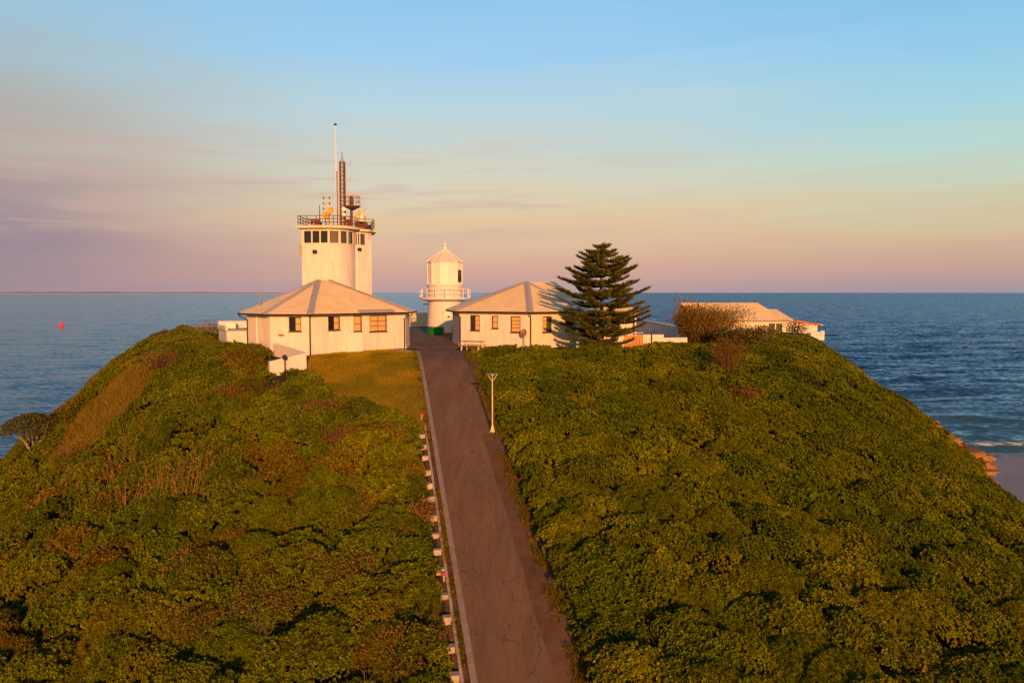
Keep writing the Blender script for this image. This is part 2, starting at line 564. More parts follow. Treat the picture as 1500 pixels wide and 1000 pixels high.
def build_sea():
    rr = [70.0]
    while rr[-1] < 60000:
        rr.append(rr[-1] * (1.011 if rr[-1] < 1500 else 1.06))
    r = np.array(rr)
    a = np.radians(np.linspace(-62, 62, 720))
    A, Rr = np.meshgrid(a, r)
    X, Y = Rr * np.sin(A), Rr * np.cos(A)
    fade = 1 - sstep(500, 1500, Rr)
    calm = 0.25 + 0.75 * sstep(-60, 60, X)
    z = np.zeros_like(X)
    for k in range(22):
        lam = 7 * 1.17 ** k * 0.8
        th = R(90 + 40 * (rng.random() - 0.5) + 12)
        ph = 6.28 * rng.random()
        amp = 0.009 * lam ** 0.75 * (0.5 + rng.random())
        kx, ky = math.cos(th) * 2 * math.pi / lam, math.sin(th) * 2 * math.pi / lam
        warp = 1.2 * fbm(X / (lam * 3), Y / (lam * 3), 60 + k, 2) * 3
        w = np.sin(kx * X + ky * Y + ph + warp)
        z += amp * (w + 0.35 * np.abs(w)) * np.clip((lam / (Rr * 0.011 * 2.2)), 0, 1)
    z = SEA + z * fade * calm
    foam = np.zeros_like(X)
    # swells standing up and breaking towards the beach, and the wash behind them
    edge = 154 + 5 * (fbm(X / 30, Y * 0, 8, 2) - 0.5) * 2
    for y0, x0, x1, hgt, fm in ((172, 84, 116, 0.95, 0.62), (196, 70, 140, 0.65, 0.1), (225, 60, 160, 0.7, 0.12), (262, 90, 122, 0.6, 0.2)):
        yy = y0 + 6 * (fbm(X / 25, X * 0 + y0, 12, 2) - 0.5) * 2
        along = sstep(x0 - 8, x0 + 6, X) * (1 - sstep(x1 - 6, x1 + 12, X))
        z += hgt * along * np.exp(-((Y - yy) / 3.0) ** 2)
        foam = np.maximum(foam, fm * along * np.exp(-((Y - yy + 1.0) / 2.0) ** 2))
    wash = np.exp(-np.abs(Y - edge - 5) / 5.0) * sstep(45, 60, X)
    foam = np.maximum(foam, 0.55 * wash)
    # two far reefs where the swell breaks
    for cx, cy, lx, ly, fm in ((267, 458, 7, 2.6, 0.72), (275, 434, 12, 3.0, 0.75), (190, 455, 6, 2, 0.55), (132, 235, 2.5, 1.5, 0.62), (240, 462, 14, 2, 0.4), (150, 300, 3, 1.5, 0.5), (330, 620, 9, 3, 0.55)):
        foam = np.maximum(foam, fm * np.exp(-((X - cx) / lx) ** 2 - ((Y - cy) / ly) ** 2))
        z += 0.7 * np.exp(-((X - cx) / (lx * 2)) ** 2 - ((Y - cy - 2) / (ly * 1.6)) ** 2)
    z = np.where((X > 40) & (Y < edge), np.minimum(z, SEA - 0.12 - 0.02 * (edge - Y)), z)
    nx = len(a)
    v = np.stack([X, Y, z], -1).reshape(-1, 3)
    i = (np.arange(len(r) - 1)[:, None] * nx + np.arange(nx - 1)[None, :]).reshape(-1)
    f = np.stack([i, i + 1, i + nx + 1, i + nx], -1)[:, ::-1]
    me = bpy.data.meshes.new('sea')
    me.vertices.add(len(v)); me.vertices.foreach_set('co', v.ravel())
    me.loops.add(f.size); me.loops.foreach_set('vertex_index', f.ravel().astype(np.int32))
    me.polygons.add(len(f)); me.polygons.foreach_set('loop_start', np.arange(0, f.size, 4, dtype=np.int32))
    me.update(calc_edges=True)
    me.polygons.foreach_set('use_smooth', [True] * len(f))
    at = me.attributes.new('foam', 'FLOAT', 'POINT')
    at.data.foreach_set('value', foam.ravel().astype(np.float32))
    me.materials.append(sea_material())
    o = bpy.data.objects.new('sea', me)
    col.objects.link(o)
    tag(o, 'deep blue sea reaching to the horizon', kind='structure')
build_sea()

M['sand'] = mat('beach_sand', (0.36, 0.33, 0.32), 0.9, second=(0.27, 0.26, 0.26), scale=0.05, bump=0.3, bscale=2)
def beach_z(X, Y):
    e = 154 + 5 * (fbm(X / 30, Y * 0, 8, 2) - 0.5) * 2
    return SEA - 0.15 + np.clip((e - Y) * 0.022, -1.5, 2.2) + 0.05 * fbm(X / 6, Y / 6, 77)
beach = grid_mesh('beach', np.arange(42, 330, 3.0), np.arange(20, 166, 1.5), beach_z, M['sand'])
tag(beach, 'grey sand beach below the right slope', kind='structure')

def far_shore():
    b = MB(); s = MB()
    n = 120
    for i in range(n):
        pass
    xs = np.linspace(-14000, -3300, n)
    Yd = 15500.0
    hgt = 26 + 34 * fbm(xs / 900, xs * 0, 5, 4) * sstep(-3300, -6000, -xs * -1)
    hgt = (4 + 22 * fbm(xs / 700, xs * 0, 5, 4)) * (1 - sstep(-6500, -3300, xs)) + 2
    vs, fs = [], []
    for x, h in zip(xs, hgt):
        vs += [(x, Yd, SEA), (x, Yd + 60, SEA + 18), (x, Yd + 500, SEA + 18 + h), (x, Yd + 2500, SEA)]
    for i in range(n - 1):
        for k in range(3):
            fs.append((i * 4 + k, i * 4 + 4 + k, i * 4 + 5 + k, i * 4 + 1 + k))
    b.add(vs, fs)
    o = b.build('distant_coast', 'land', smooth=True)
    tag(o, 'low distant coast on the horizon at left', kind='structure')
    sv = []
    sf = []
    for x in xs:
        sv += [(x, Yd - 120, SEA - 1), (x, Yd - 3, SEA + 18)]
    for i in range(n - 1):
        sf.append((i * 2, i * 2 + 2, i * 2 + 3, i * 2 + 1))
    tag(MB().add(sv, sf).build('distant_beach', 'farsand', smooth=True), 'thin pale distant beach along the horizon', kind='structure')
far_shore()

# ------------------------------------------------------------------ road, kerb, verge, lawn, apron
def road_material():
    m = bpy.data.materials.new('worn_asphalt')
    m.use_nodes = True
    n, l = m.node_tree.nodes, m.node_tree.links
    b = n['Principled BSDF']
    b.inputs['Roughness'].default_value = 0.9
    b.inputs['Specular IOR Level'].default_value = 0.1
    t = n.new('ShaderNodeTexCoord')
    x = n.new('ShaderNodeTexNoise'); x.inputs['Scale'].default_value = 0.45; x.inputs['Detail'].default_value = 8; x.inputs['Roughness'].default_value = 0.7
    ms = n.new('ShaderNodeMapping'); ms.inputs['Scale'].default_value = (3.2, 0.5, 1); ms.inputs['Rotation'].default_value = (0, 0, R(-9.7))
    l.new(t.outputs['Object'], ms.inputs[0]); l.new(ms.outputs[0], x.inputs['Vector'])
    r = n.new('ShaderNodeValToRGB')
    r.color_ramp.elements[0].position, r.color_ramp.elements[1].position = 0.3, 0.72
    r.color_ramp.elements[0].color = (0.130, 0.085, 0.050, 1)
    r.color_ramp.elements[1].color = (0.205, 0.138, 0.088, 1)
    l.new(x.outputs[0], r.inputs[0])
    # cracks: warped cell borders, only in places
    w = n.new('ShaderNodeTexNoise'); w.inputs['Scale'].default_value = 1.1; w.inputs['Detail'].default_value = 4
    l.new(t.outputs['Object'], w.inputs['Vector'])
    va = n.new('ShaderNodeVectorMath'); va.operation = 'MULTIPLY_ADD'
    l.new(w.outputs['Color'], va.inputs[0]); va.inputs[1].default_value = (0.9, 0.9, 0.9); l.new(t.outputs['Object'], va.inputs[2])
    vo = n.new('ShaderNodeTexVoronoi'); vo.feature = 'DISTANCE_TO_EDGE'; vo.inputs['Scale'].default_value = 0.55
    mpn = n.new('ShaderNodeMapping'); mpn.inputs['Scale'].default_value = (1.5, 0.6, 1)
    l.new(va.outputs[0], mpn.inputs[0]); l.new(mpn.outputs[0], vo.inputs['Vector'])
    cr = n.new('ShaderNodeMapRange'); cr.inputs[1].default_value = 0.002; cr.inputs[2].default_value = 0.010
    cr.inputs[3].default_value = 0.6; cr.inputs[4].default_value = 1.0
    l.new(vo.outputs['Distance'], cr.inputs[0])
    g = n.new('ShaderNodeTexNoise'); g.inputs['Scale'].default_value = 45; g.inputs['Detail'].default_value = 3
    l.new(t.outputs['Object'], g.inputs['Vector'])
    gr = n.new('ShaderNodeMapRange'); gr.inputs[3].default_value = 0.8; gr.inputs[4].default_value = 1.2
    l.new(g.outputs[0], gr.inputs[0])
    mm = n.new('ShaderNodeMath'); mm.operation = 'MULTIPLY'
    l.new(cr.outputs[0], mm.inputs[0]); l.new(gr.outputs[0], mm.inputs[1])
    mx = n.new('ShaderNodeVectorMath'); mx.operation = 'SCALE'
    l.new(r.outputs[0], mx.inputs[0]); l.new(mm.outputs[0], mx.inputs['Scale'])
    l.new(mx.outputs[0], b.inputs['Base Color'])
    bp = n.new('ShaderNodeBump'); bp.inputs['Strength'].default_value = 0.35; bp.inputs['Distance'].default_value = 0.02
    l.new(g.outputs[0], bp.inputs['Height']); l.new(bp.outputs[0], b.inputs['Normal'])
    return m
M['road'] = road_material()

def strip(name, d0, d1, y0, y1, lift, m, thick=0.0, step=0.5, wob=0.0):
    """a sheet that follows the road between two offsets from its centre line"""
    vs, fs = [], []
    ys = np.arange(y0, y1 + 0.01, step)
    for y in ys:
        a = float(xr(y)) + d0 + wob * (float(vnoise(np.array([y * 0.7]), np.array([d0]), 3)[0]) - 0.5)
        b = float(xr(y)) + d1 + wob * (float(vnoise(np.array([y * 0.8]), np.array([d1]), 4)[0]) - 0.5)
        z = float(zr(y)) + lift
        vs += [(a, y, z), (b, y, z)]
        if thick:
            vs += [(a, y, z - thick), (b, y, z - thick)]
    k = 4 if thick else 2
    for i in range(len(ys) - 1):
        o = i * k
        fs.append((o, o + 1, o + k + 1, o + k))
        if thick:
            fs += [(o + 2, o, o + k, o + k + 2), (o + 1, o + 3, o + k + 3, o + k + 1)]
    if thick:
        fs += [(0, 2, 3, 1), (len(vs) - 4, len(vs) - 3, len(vs) - 1, len(vs) - 2)]
    return MB().add(vs, fs).build(name, m)

tag(strip('road_verge', -2.6, 3.4, -30, 66.5, 0.02, 'dirt'), 'brown dirt verge beside the road', kind='structure')
tag(strip('road', -1.85, 1.52, -30, 70, 0.03, 'road', wob=0.12), 'narrow worn asphalt road climbing to the hilltop', kind='structure')
tag(MB().prism([(-12.5, 69.6), (-3.5, 69.6), (-4.9, 74), (-6.2, 118), (-16, 118)], -0.2, 0.045).build('forecourt', 'road'),
    'asphalt forecourt between the cottages and the lighthouse', kind='structure')

M['oldroad'] = mat('old_asphalt_edge', (0.128, 0.078, 0.043), 0.9, var=0.35, scale=0.9, bump=0.4, bscale=18)
tag(strip('road_edge', 0.98, 1.56, -30, 47.2, 0.036, 'oldroad', wob=0.10), 'darker old asphalt strip along the right side of the road', kind='structure')

# kerb: runs up the left road side, then curls round to the cottage corner
def kerb():
    pts = [(float(xr(y)) - 1.95, y, float(zr(y)) + 0.03) for y in np.arange(10, 62.1, 1.0)]
    x0, y0 = pts[-1][0], pts[-1][1]
    for k in range(1, 9):
        a = k / 8 * R(80)
        pts.append((x0 - 1.6 * (1 - math.cos(a)) - 0.5 * k / 8, y0 + 3.2 * math.sin(a), 0.03))
    pts.append((-9.9, 66.0, 0.03))
    w, h = 0.26, 0.14
    vs, fs = [], []
    for i, p in enumerate(pts):
        a, b = Vector(pts[max(i - 1, 0)]), Vector(pts[min(i + 1, len(pts) - 1)])
        d = (b - a); d.z = 0; d.normalize()
        s = Vector((d.y, -d.x, 0))
        p = Vector(p)
        vs += [p - s * w / 2 - Vector((0, 0, .2)), p - s * w / 2 + Vector((0, 0, h)), p + s * (w / 2 - .03) + Vector((0, 0, h)), p + s * w / 2 + Vector((0, 0, h - .03)), p + s * w / 2 - Vector((0, 0, .2))]
    for i in range(len(pts) - 1):
        for k in range(4):
            fs.append((i * 5 + k, i * 5 + k + 1, i * 5 + k + 6, i * 5 + k + 5))
    fs += [(0, 1, 2, 3, 4), tuple(len(vs) - 5 + k for k in range(5))[::-1]]
    tag(MB().add(vs, fs).build('kerb', 'concrete'), 'pale concrete kerb along the left side of the road', 'kerb')
kerb()

# ------------------------------------------------------------------ where grass and scrub grow
def inside(X, Y, poly):
    c = np.zeros(np.shape(X), bool)
    n = len(poly)
    for i in range(n):
        x0, y0 = poly[i][0], poly[i][1]
        x1, y1 = poly[(i + 1) % n][0], poly[(i + 1) % n][1]
        if y0 == y1:
            continue
        t = ((y0 > Y) != (y1 > Y)) & (X < (x1 - x0) * (Y - y0) / (y1 - y0) + x0)
        c ^= t
    return c

LAWN = [(-4.85, 46.6), (-6.3, 47.9), (-8.3, 49.0), (-10.0, 50.7), (-12.0, 52.7), (-13.5, 55.0), (-15.0, 57.2), (-15.9, 62.1),
        (-9.3, 68.3), (-9.6, 65.9), (-8.3, 65.2), (-7.4, 62.0)]
PATCH = [(-4.3, 71.5), (-3.3, 66), (-3.3, 61.0), (-1.8, 62), (-0.6, 65.2), (-0.6, 70)]
DRY = [on_ground(px, py)[:2] for px, py in ((214, 540), (186, 546), (152, 580), (112, 612), (80, 668), (60, 700), (120, 690), (160, 640), (205, 592), (226, 556))]

def sheet(name, poly, m, cell, lift):
    xs = [p[0] for p in poly]; ys = [p[1] for p in poly]
    gx = np.arange(min(xs) - cell, max(xs) + cell, cell); gy = np.arange(min(ys) - cell, max(ys) + cell, cell)
    X, Y = np.meshgrid(gx, gy)
    Z = ground(X, Y) + lift
    C = inside(X[:-1, :-1] + cell / 2, Y[:-1, :-1] + cell / 2, poly)
    nx = len(gx)
    idx = np.argwhere(C)
    f = [(i * nx + j, i * nx + j + 1, (i + 1) * nx + j + 1, (i + 1) * nx + j) for i, j in idx]
    me = bpy.data.meshes.new(name)
    me.from_pydata(np.stack([X, Y, Z], -1).reshape(-1, 3).tolist(), [], f)
    bm = bmesh.new(); bm.from_mesh(me)
    bmesh.ops.delete(bm, geom=[v for v in bm.verts if not v.link_faces], context='VERTS')
    bm.to_mesh(me); bm.free()
    me.materials.append(M[m])
    o = bpy.data.objects.new(name, me); col.objects.link(o)
    return o
tag(sheet('lawn', LAWN, 'lawnsoil', 0.2, 0.035), 'golden green lawn in front of the left cottage', kind='structure')
tag(sheet('grass_verge', PATCH, 'lawnsoil', 0.2, 0.04), 'worn grass verge beside the right cottage', kind='structure')
M['drysoil'] = mat('dry_slope_soil', (0.16, 0.115, 0.03), 1.0, second=(0.10, 0.075, 0.02), scale=0.8, bump=0.4, bscale=6)
tag(sheet('dry_slope', DRY, 'drysoil', 0.3, 0.03), 'bare dry slope on the left shoulder of the hill', kind='structure')

GX = np.arange(-64, 46, 0.2); GY = np.arange(6, 104, 0.2)
gX, gY = np.meshgrid(GX, GY)
dR = gX - xr(gY)
yb_r = np.interp(gX, [-3.5, -2.5, 0, 8, 13.8, 15.5, 17, 22, 30, 37, 40], [60.6, 61.5, 65.4, 64.6, 65.4, 70, 77, 86, 90.5, 92.5, 100])
yb_l = np.interp(gX, [-60, -29, -28, -25.2, -21.8, -19.0, -17.8, -16.5, -15.2, -14.5], [90, 88, 75, 67.2, 64.0, 61.6, 60.6, 58.2, 56.2, 57])
allow = ((dR > 2.2) & (gY < yb_r)) | ((dR < -3.0) & (gY < yb_l))
allow &= ~inside(gX, gY, LAWN) & ~inside(gX, gY, PATCH) & ~inside(gX, gY, DRY)
allow &= ~inside(gX, gY, [(-17.3, 55.2), (-14.6, 57.2), (-15.7, 62.2), (-18.8, 62.2)])
allow &= ~((gX > 0.590 * gY + 0.3 + 1.6 * (fbm(gX / 2, gY / 2, 97) - 0.5)) & (gY > 53) & (gY < 69))   # bare cliff rim
soft = allow.astype(float)
for _ in range(2):
    k = np.ones(7) / 7
    soft = np.apply_along_axis(lambda r_: np.convolve(np.pad(r_, 3, mode='edge'), k, 'valid'), 1, soft)
    soft = np.apply_along_axis(lambda r_: np.convolve(np.pad(r_, 3, mode='edge'), k, 'valid'), 0, soft)

def msoft(X, Y):
    i = np.clip(((Y - GY[0]) / 0.2).round().astype(int), 0, len(GY) - 1)
    j = np.clip(((X - GX[0]) / 0.2).round().astype(int), 0, len(GX) - 1)
    return np.where((X > GX[0]) & (X < GX[-1]) & (Y > GY[0]) & (Y < GY[-1]), soft[i, j], 0)

def canopy(X, Y):
    """height of the scrub's top above the ground, with the id of the bush at that spot"""
    right = X > xr(Y)
    wx = X + 0.8 * (fbm(X / 1.3, Y / 1.3, 41) - 0.5); wy = Y + 0.8 * (fbm(X / 1.3, Y / 1.3, 42) - 0.5)
    sx = np.where(right, 2.3, 2.0); sy = np.where(right, 1.5, 1.8)
    f1, rid = worley(wx / sx, wy / sy, 21)
    d1 = np.clip(1 - (f1 / (0.50 + 0.22 * rid)) ** 2, 0, 1) ** 0.42
    f2, _ = worley(wx / 0.6, wy / 0.6, 22)
    d2 = np.sqrt(np.clip(1 - (f2 / 0.75) ** 2, 0, 1))
    f3, rid3 = worley(wx / 5.0, wy / 4.0, 23)
    d3 = np.sqrt(np.clip(1 - (f3 / 0.85) ** 2, 0, 1))
    h = 0.06 + np.where(right, 0.50, 0.62) * d1 * (0.5 + 0.6 * rid) + 0.15 * d2 + np.where(right, 0.24, 0.32) * d3 + 0.22 * (fbm(X / 9, Y / 9, 24) - 0.3)
    near = np.where(right, 1 - sstep(40, 56, Y), np.where(X - xr(Y) > -15, 0.75 * (1 - sstep(43, 51, Y)), 1 - sstep(42, 58, Y)))
    h = h * (1 + np.where(right, 0.75, 0.95) * near)
    edge = sstep(0.5, 0.98, msoft(X, Y))
    far = sstep(0, 1, (Y - 52) / 10) * (right * 0.22 + 0.08) + right * 0.2 * sstep(74, 80, Y)
    h = h * (1 - 0.45 * np.exp(-((X + 15.2) / 3.0) ** 2 - ((Y - 54.5) / 2.6) ** 2))
    return np.maximum(0.12, (h - far) * (0.55 + 0.45 * edge)), rid, rid3

# ------------------------------------------------------------------ scatter: points carry rotation, scale and tint
proto_col = bpy.data.collections.new('leaf_sources')

def proto(name, verts, faces, m):
    me = bpy.data.meshes.new(name)
    me.from_pydata(verts, [], faces)
    me.materials.append(m)
    o = bpy.data.objects.new(name, me)
    return o

def leaf_mat(name, trans=0.35, rough=0.55):
    m = bpy.data.materials.new(name)
    m.use_nodes = True
    n, l = m.node_tree.nodes, m.node_tree.links
    b = n['Principled BSDF']
    b.inputs['Roughness'].default_value = rough
    b.inputs['Specular IOR Level'].default_value = 0.08
    at = n.new('ShaderNodeAttribute'); at.attribute_type = 'INSTANCER'; at.attribute_name = 'tint'
    gi = n.new('ShaderNodeNewGeometry')
    mr = n.new('ShaderNodeMapRange'); mr.inputs[3].default_value = 0.5; mr.inputs[4].default_value = 1.5
    l.new(gi.outputs['Random Per Island'], mr.inputs[0])
    a = n.new('ShaderNodeVectorMath'); a.operation = 'SCALE'
    l.new(at.outputs['Color'], a.inputs[0]); l.new(mr.outputs[0], a.inputs['Scale'])
    l.new(a.outputs[0], b.inputs['Base Color'])
    t = n.new('ShaderNodeBsdfTranslucent')
    l.new(a.outputs[0], t.inputs['Color'])
    mx = n.new('ShaderNodeMixShader'); mx.inputs[0].default_value = trans
    l.new(b.outputs[0], mx.inputs[1]); l.new(t.outputs[0], mx.inputs[2])
    l.new(mx.outputs[0], n['Material Output'].inputs[0])
    return m
M['leaf'] = leaf_mat('scrub_leaf', 0.22)
M['blade'] = leaf_mat('grass_blade', 0.3, 0.7)

def leaf_clump(seed, rosettes=8, leaves=7, Rr=0.18, L=0.115, wdt=0.062):
    rd = random.Random(seed)
    vs, fs = [], []
    for k in range(rosettes):
        th = math.acos(1 - rd.random() * 0.95); ph = rd.random() * 6.283
        ax = Vector((math.sin(th) * math.cos(ph), math.sin(th) * math.sin(ph), math.cos(th)))
        c = Vector((ax.x, ax.y, ax.z * 0.8)) * Rr * (0.65 + 0.5 * rd.random())
        ax = (ax + Vector((0, 0, 0.5))).normalized()
        s = ax.orthogonal().normalized(); t = ax.cross(s)
        p0 = rd.random() * 6.283
        for j in range(leaves):
            a = p0 + j * 2.4
            op = 0.35 + 0.95 * j / leaves
            o = s * math.cos(a) + t * math.sin(a)
            d = (ax * math.cos(op) + o * math.sin(op)).normalized()
            side = d.cross(ax).normalized()
            ll = L * (0.75 + 0.5 * rd.random())
            b = c + d * 0.006
            m_ = c + d * ll * 0.6
            i = len(vs)
            vs += [b, m_ + side * wdt / 2, m_ - side * wdt / 2, c + d * ll - ax * ll * 0.12]
            fs += [(i, i + 1, i + 3, i + 2)]
    return [tuple(v) for v in vs], fs

def twigs(seed, n=7):
    rd = random.Random(seed)
    vs, fs = [], []
    for k in range(n):
        d = Vector((rd.gauss(0, .45), rd.gauss(0, .45), 1)).normalized()
        L = rd.uniform(.25, .5)
        s_ = d.orthogonal().normalized() * .006
        m_ = d * L * .6 + Vector((rd.uniform(-.03, .03), rd.uniform(-.03, .03), 0))
        e2 = m_ + Vector((rd.uniform(-.15, .15), rd.uniform(-.15, .15), .14))
        for a_, b_ in ((Vector((0, 0, -.15)), d * L), (m_, e2)):
            i = len(vs)
            vs += [a_ - s_, a_ + s_, b_]
            fs.append((i, i + 1, i + 2))
    return [tuple(v) for v in vs], fs

def grass_tuft(seed, n=9, h=0.06, spread=0.05, w=0.008):
    rd = random.Random(seed)
    vs, fs = [], []
    for k in range(n):
        a = rd.random() * 6.283; r = spread * math.sqrt(rd.random())
        x, y = r * math.cos(a), r * math.sin(a)
        b = rd.random() * 6.283; hh = h * (0.5 + rd.random())
        lean = hh * (0.2 + 0.6 * rd.random())
        c = rd.random() * 3.14
        i = len(vs)
        vs += [(x - w * math.cos(c), y - w * math.sin(c), -0.01), (x + w * math.cos(c), y + w * math.sin(c), -0.01), (x + lean * math.cos(b), y + lean * math.sin(b), hh)]
        fs.append((i, i + 1, i + 2))
    return vs, fs

def scatter(name, pos, nrm, scl, tint, protos, label, cat=None, idx=None):
    sub = bpy.data.collections.new(name + '_sources')
    for p in protos:
        sub.objects.link(p)
    n = len(pos)
    me = bpy.data.meshes.new(name)
    me.vertices.add(n)
    me.vertices.foreach_set('co', pos.astype(np.float32).ravel())
    nrm = nrm / np.linalg.norm(nrm, axis=1, keepdims=True)
    rot = np.zeros((n, 3), np.float32)
    rot[:, 0] = np.arccos(np.clip(nrm[:, 2], -1, 1))
    rot[:, 2] = np.arctan2(nrm[:, 0], -nrm[:, 1])
    for an, ty, key, data in (('rot', 'FLOAT_VECTOR', 'vector', rot), ('scl', 'FLOAT', 'value', scl), ('idx', 'INT', 'value', rng.integers(0, len(protos), n) if idx is None else idx),
                              ('tint', 'FLOAT_COLOR', 'color', np.concatenate([tint, np.ones((n, 1))], 1))):
        a = me.attributes.new(an, ty, 'POINT')
        a.data.foreach_set(key, np.ascontiguousarray(data, dtype=np.int32 if ty == 'INT' else np.float32).ravel())
    o = bpy.data.objects.new(name, me)
    col.objects.link(o)
    me.materials.append(protos[0].data.materials[0])
    g = bpy.data.node_groups.new(name + '_nodes', 'GeometryNodeTree')
    g.interface.new_socket('Geometry', in_out='INPUT', socket_type='NodeSocketGeometry')
    g.interface.new_socket('Geometry', in_out='OUTPUT', socket_type='NodeSocketGeometry')
    N = g.nodes
    gi, go = N.new('NodeGroupInput'), N.new('NodeGroupOutput')
    ci = N.new('GeometryNodeCollectionInfo')
    ci.inputs['Collection'].default_value = sub
    ci.inputs['Separate Children'].default_value = True
    ci.inputs['Reset Children'].default_value = True
    ip = N.new('GeometryNodeInstanceOnPoints')
    ip.inputs['Pick Instance'].default_value = True
    def na(nm, ty):
        x = N.new('GeometryNodeInputNamedAttribute'); x.data_type = ty; x.inputs[0].default_value = nm
        return x.outputs[0]
    g.links.new(gi.outputs[0], ip.inputs['Points'])
    g.links.new(ci.outputs[0], ip.inputs['Instance'])
    g.links.new(na('idx', 'INT'), ip.inputs['Instance Index'])
    g.links.new(na('rot', 'FLOAT_VECTOR'), ip.inputs['Rotation'])
    g.links.new(na('scl', 'FLOAT'), ip.inputs['Scale'])
    g.links.new(ip.outputs[0], go.inputs[0])
    md = o.modifiers.new('scatter', 'NODES'); md.node_group = g
    return tag(o, label, cat, kind='stuff')

def jgrid(x0, x1, y0, y1, s):
    X, Y = np.meshgrid(np.arange(x0, x1, s), np.arange(y0, y1, s))
    X = X + (rng.random(X.shape) - 0.5) * s; Y = Y + (rng.random(Y.shape) - 0.5) * s
    return X.ravel(), Y.ravel()

def scrub():
    Xs, Ys, Ss = [], [], []
    for y0, y1, s in ((12, 24, 0.26), (24, 40, 0.17), (40, 52, 0.185), (52, 66, 0.2), (66, 102, 0.24)):
        x, y = jgrid(-62, 44, y0, y1, s)
        keep = np.abs(x) < (y * 0.72 + 6)
        x, y = x[keep], y[keep]
        keep = msoft(x, y) > 0.5
        Xs.append(x[keep]); Ys.append(y[keep]); Ss.append(np.full(keep.sum(), s))
    X, Y, S = map(np.concatenate, (Xs, Ys, Ss))
    C, rid, rid3 = canopy(X, Y)
    # bushes stand apart here and there: the low ground between them stays open and dark
    keep = rng.random(len(X)) < 0.12 + 0.88 * sstep(0.25, 0.5, C)
    X, Y, S, C, rid, rid3 = (q[keep] for q in (X, Y, S, C, rid, rid3))
    e = 0.12
    gx = (ground(X + e, Y) + canopy(X + e, Y)[0] - ground(X - e, Y) - canopy(X - e, Y)[0]) / (2 * e)
    gy = (ground(X, Y + e) + canopy(X, Y + e)[0] - ground(X, Y - e) - canopy(X, Y - e)[0]) / (2 * e)
    nrm = np.stack([-np.clip(gx, -3, 3), -np.clip(gy, -3, 3), np.ones_like(gx)], 1)
    nrm /= np.linalg.norm(nrm, axis=1, keepdims=True)
    nrm = nrm + np.stack([rng.normal(0, 0.28, len(X)), rng.normal(0, 0.28, len(X)), np.full(len(X), 0.15)], 1)
    depth = np.where(rng.random(len(X)) < 0.25, rng.random(len(X)) * 0.3, rng.random(len(X)) * 0.07)
    Z = ground(X, Y) + np.maximum(0.05, C - depth) - 0.06
    right = X > xr(Y)
    # each bush has its own green; patches turn olive, yellow or rust
    n1 = fbm(X / 5, Y / 5, 51); n2 = fbm(X / 2.2, Y / 2.2, 52); n3 = fbm(X / 11, Y / 11, 53)
    green = np.array([0.110, 0.162, 0.004]); olive = np.array([0.195, 0.215, 0.003]); yel = np.array([0.32, 0.31, 0.006]); rust = np.array([0.20, 0.090, 0.010]); deep = np.array([0.042, 0.082, 0.008])
    t = np.clip(0.35 + 1.1 * (n1 - 0.5) + 0.55 * (rid - 0.5), 0, 1)[:, None]
    c = green * (1 - t) + olive * t
    c = c + (deep - c) * (sstep(0.72, 0.95, rid) * 0.55)[:, None]
    y = (sstep(0.55, 0.75, n2) * np.where(right, 0.45, 0.3))[:, None]
    c = c + (yel - c) * y
    b = (sstep(0.58, 0.72, fbm(X / 1.3, Y / 1.3, 57)) * 0.6 + 0.4 * (rid3 > 0.8) * sstep(0.5, 0.7, n2)) * np.where(right, 0.25 * sstep(0.5, 0.7, n3), 0.55) * (0.3 + 0.9 * rng.random(len(X)))
    # wind-burnt bushes along both skylines
    b = np.maximum(b, 0.55 * sstep(0.45, 0.65, n2) * np.maximum(sstep(31, 37, X), sstep(30, 36, -X)))
    bush = (((rid * 7.37) % 1.0) > 0.74) * sstep(0.42, 0.58, fbm(X / 6, Y / 6, 58)) * 0.75
    b = np.maximum(b, np.where(right, 0.12, 1.0) * bush * (0.4 + 0.6 * rng.random(len(X))))
    c = c + (rust - c) * np.clip(b, 0, 1)[:, None]
    c = c * (0.62 + 0.56 * rng.random(len(X)))[:, None]
    scl = S / 0.17 * (0.8 + 0.45 * rng.random(len(X))) * np.where(right, 0.95, 1.05)
    # species by bush: common broad rosettes, narrow-leaved bushes, big-leaved bushes, and a few bare twigs anywhere
    sp_ = (rid * 5.71) % 1.0
    n_ = len(X)
    idx = np.where(sp_ < 0.62, rng.integers(0, 6, n_), np.where(sp_ < 0.82, rng.integers(6, 9, n_), rng.integers(9, 11, n_)))
    twig = rng.random(n_) < np.where(right, 0.006, 0.014)
    idx = np.where(twig, 11, idx)
    c = np.where(twig[:, None], np.array([0.24, 0.17, 0.09]), c)
    scl = scl * (0.82 + 0.4 * ((rid * 13.7) % 1.0)) * np.where(twig, 1.3, 1.0)
    pos = np.stack([X, Y, Z], 1)
    for nm, msk, lab in (('coastal_scrub', right, 'dense low green coastal scrub on the slope right of the road'),
                         ('coastal_scrub', ~right, 'dense lumpy olive and rust scrub on the slope left of the road')):
        ps = [proto('sprig_a%02d' % k, *leaf_clump(100 + k), M['leaf']) for k in range(6)]
        ps += [proto('sprig_b%02d' % k, *leaf_clump(140 + k, 9, 9, 0.18, 0.15, 0.030), M['leaf']) for k in range(3)]
        ps += [proto('sprig_c%02d' % k, *leaf_clump(160 + k, 5, 7, 0.15, 0.16, 0.095), M['leaf']) for k in range(2)]
        ps += [proto('sprig_d00', *twigs(5), M['leaf'])]
        scatter(nm, pos[msk], nrm[msk], scl[msk], c[msk], ps, lab, 'scrub', idx[msk])
scrub()

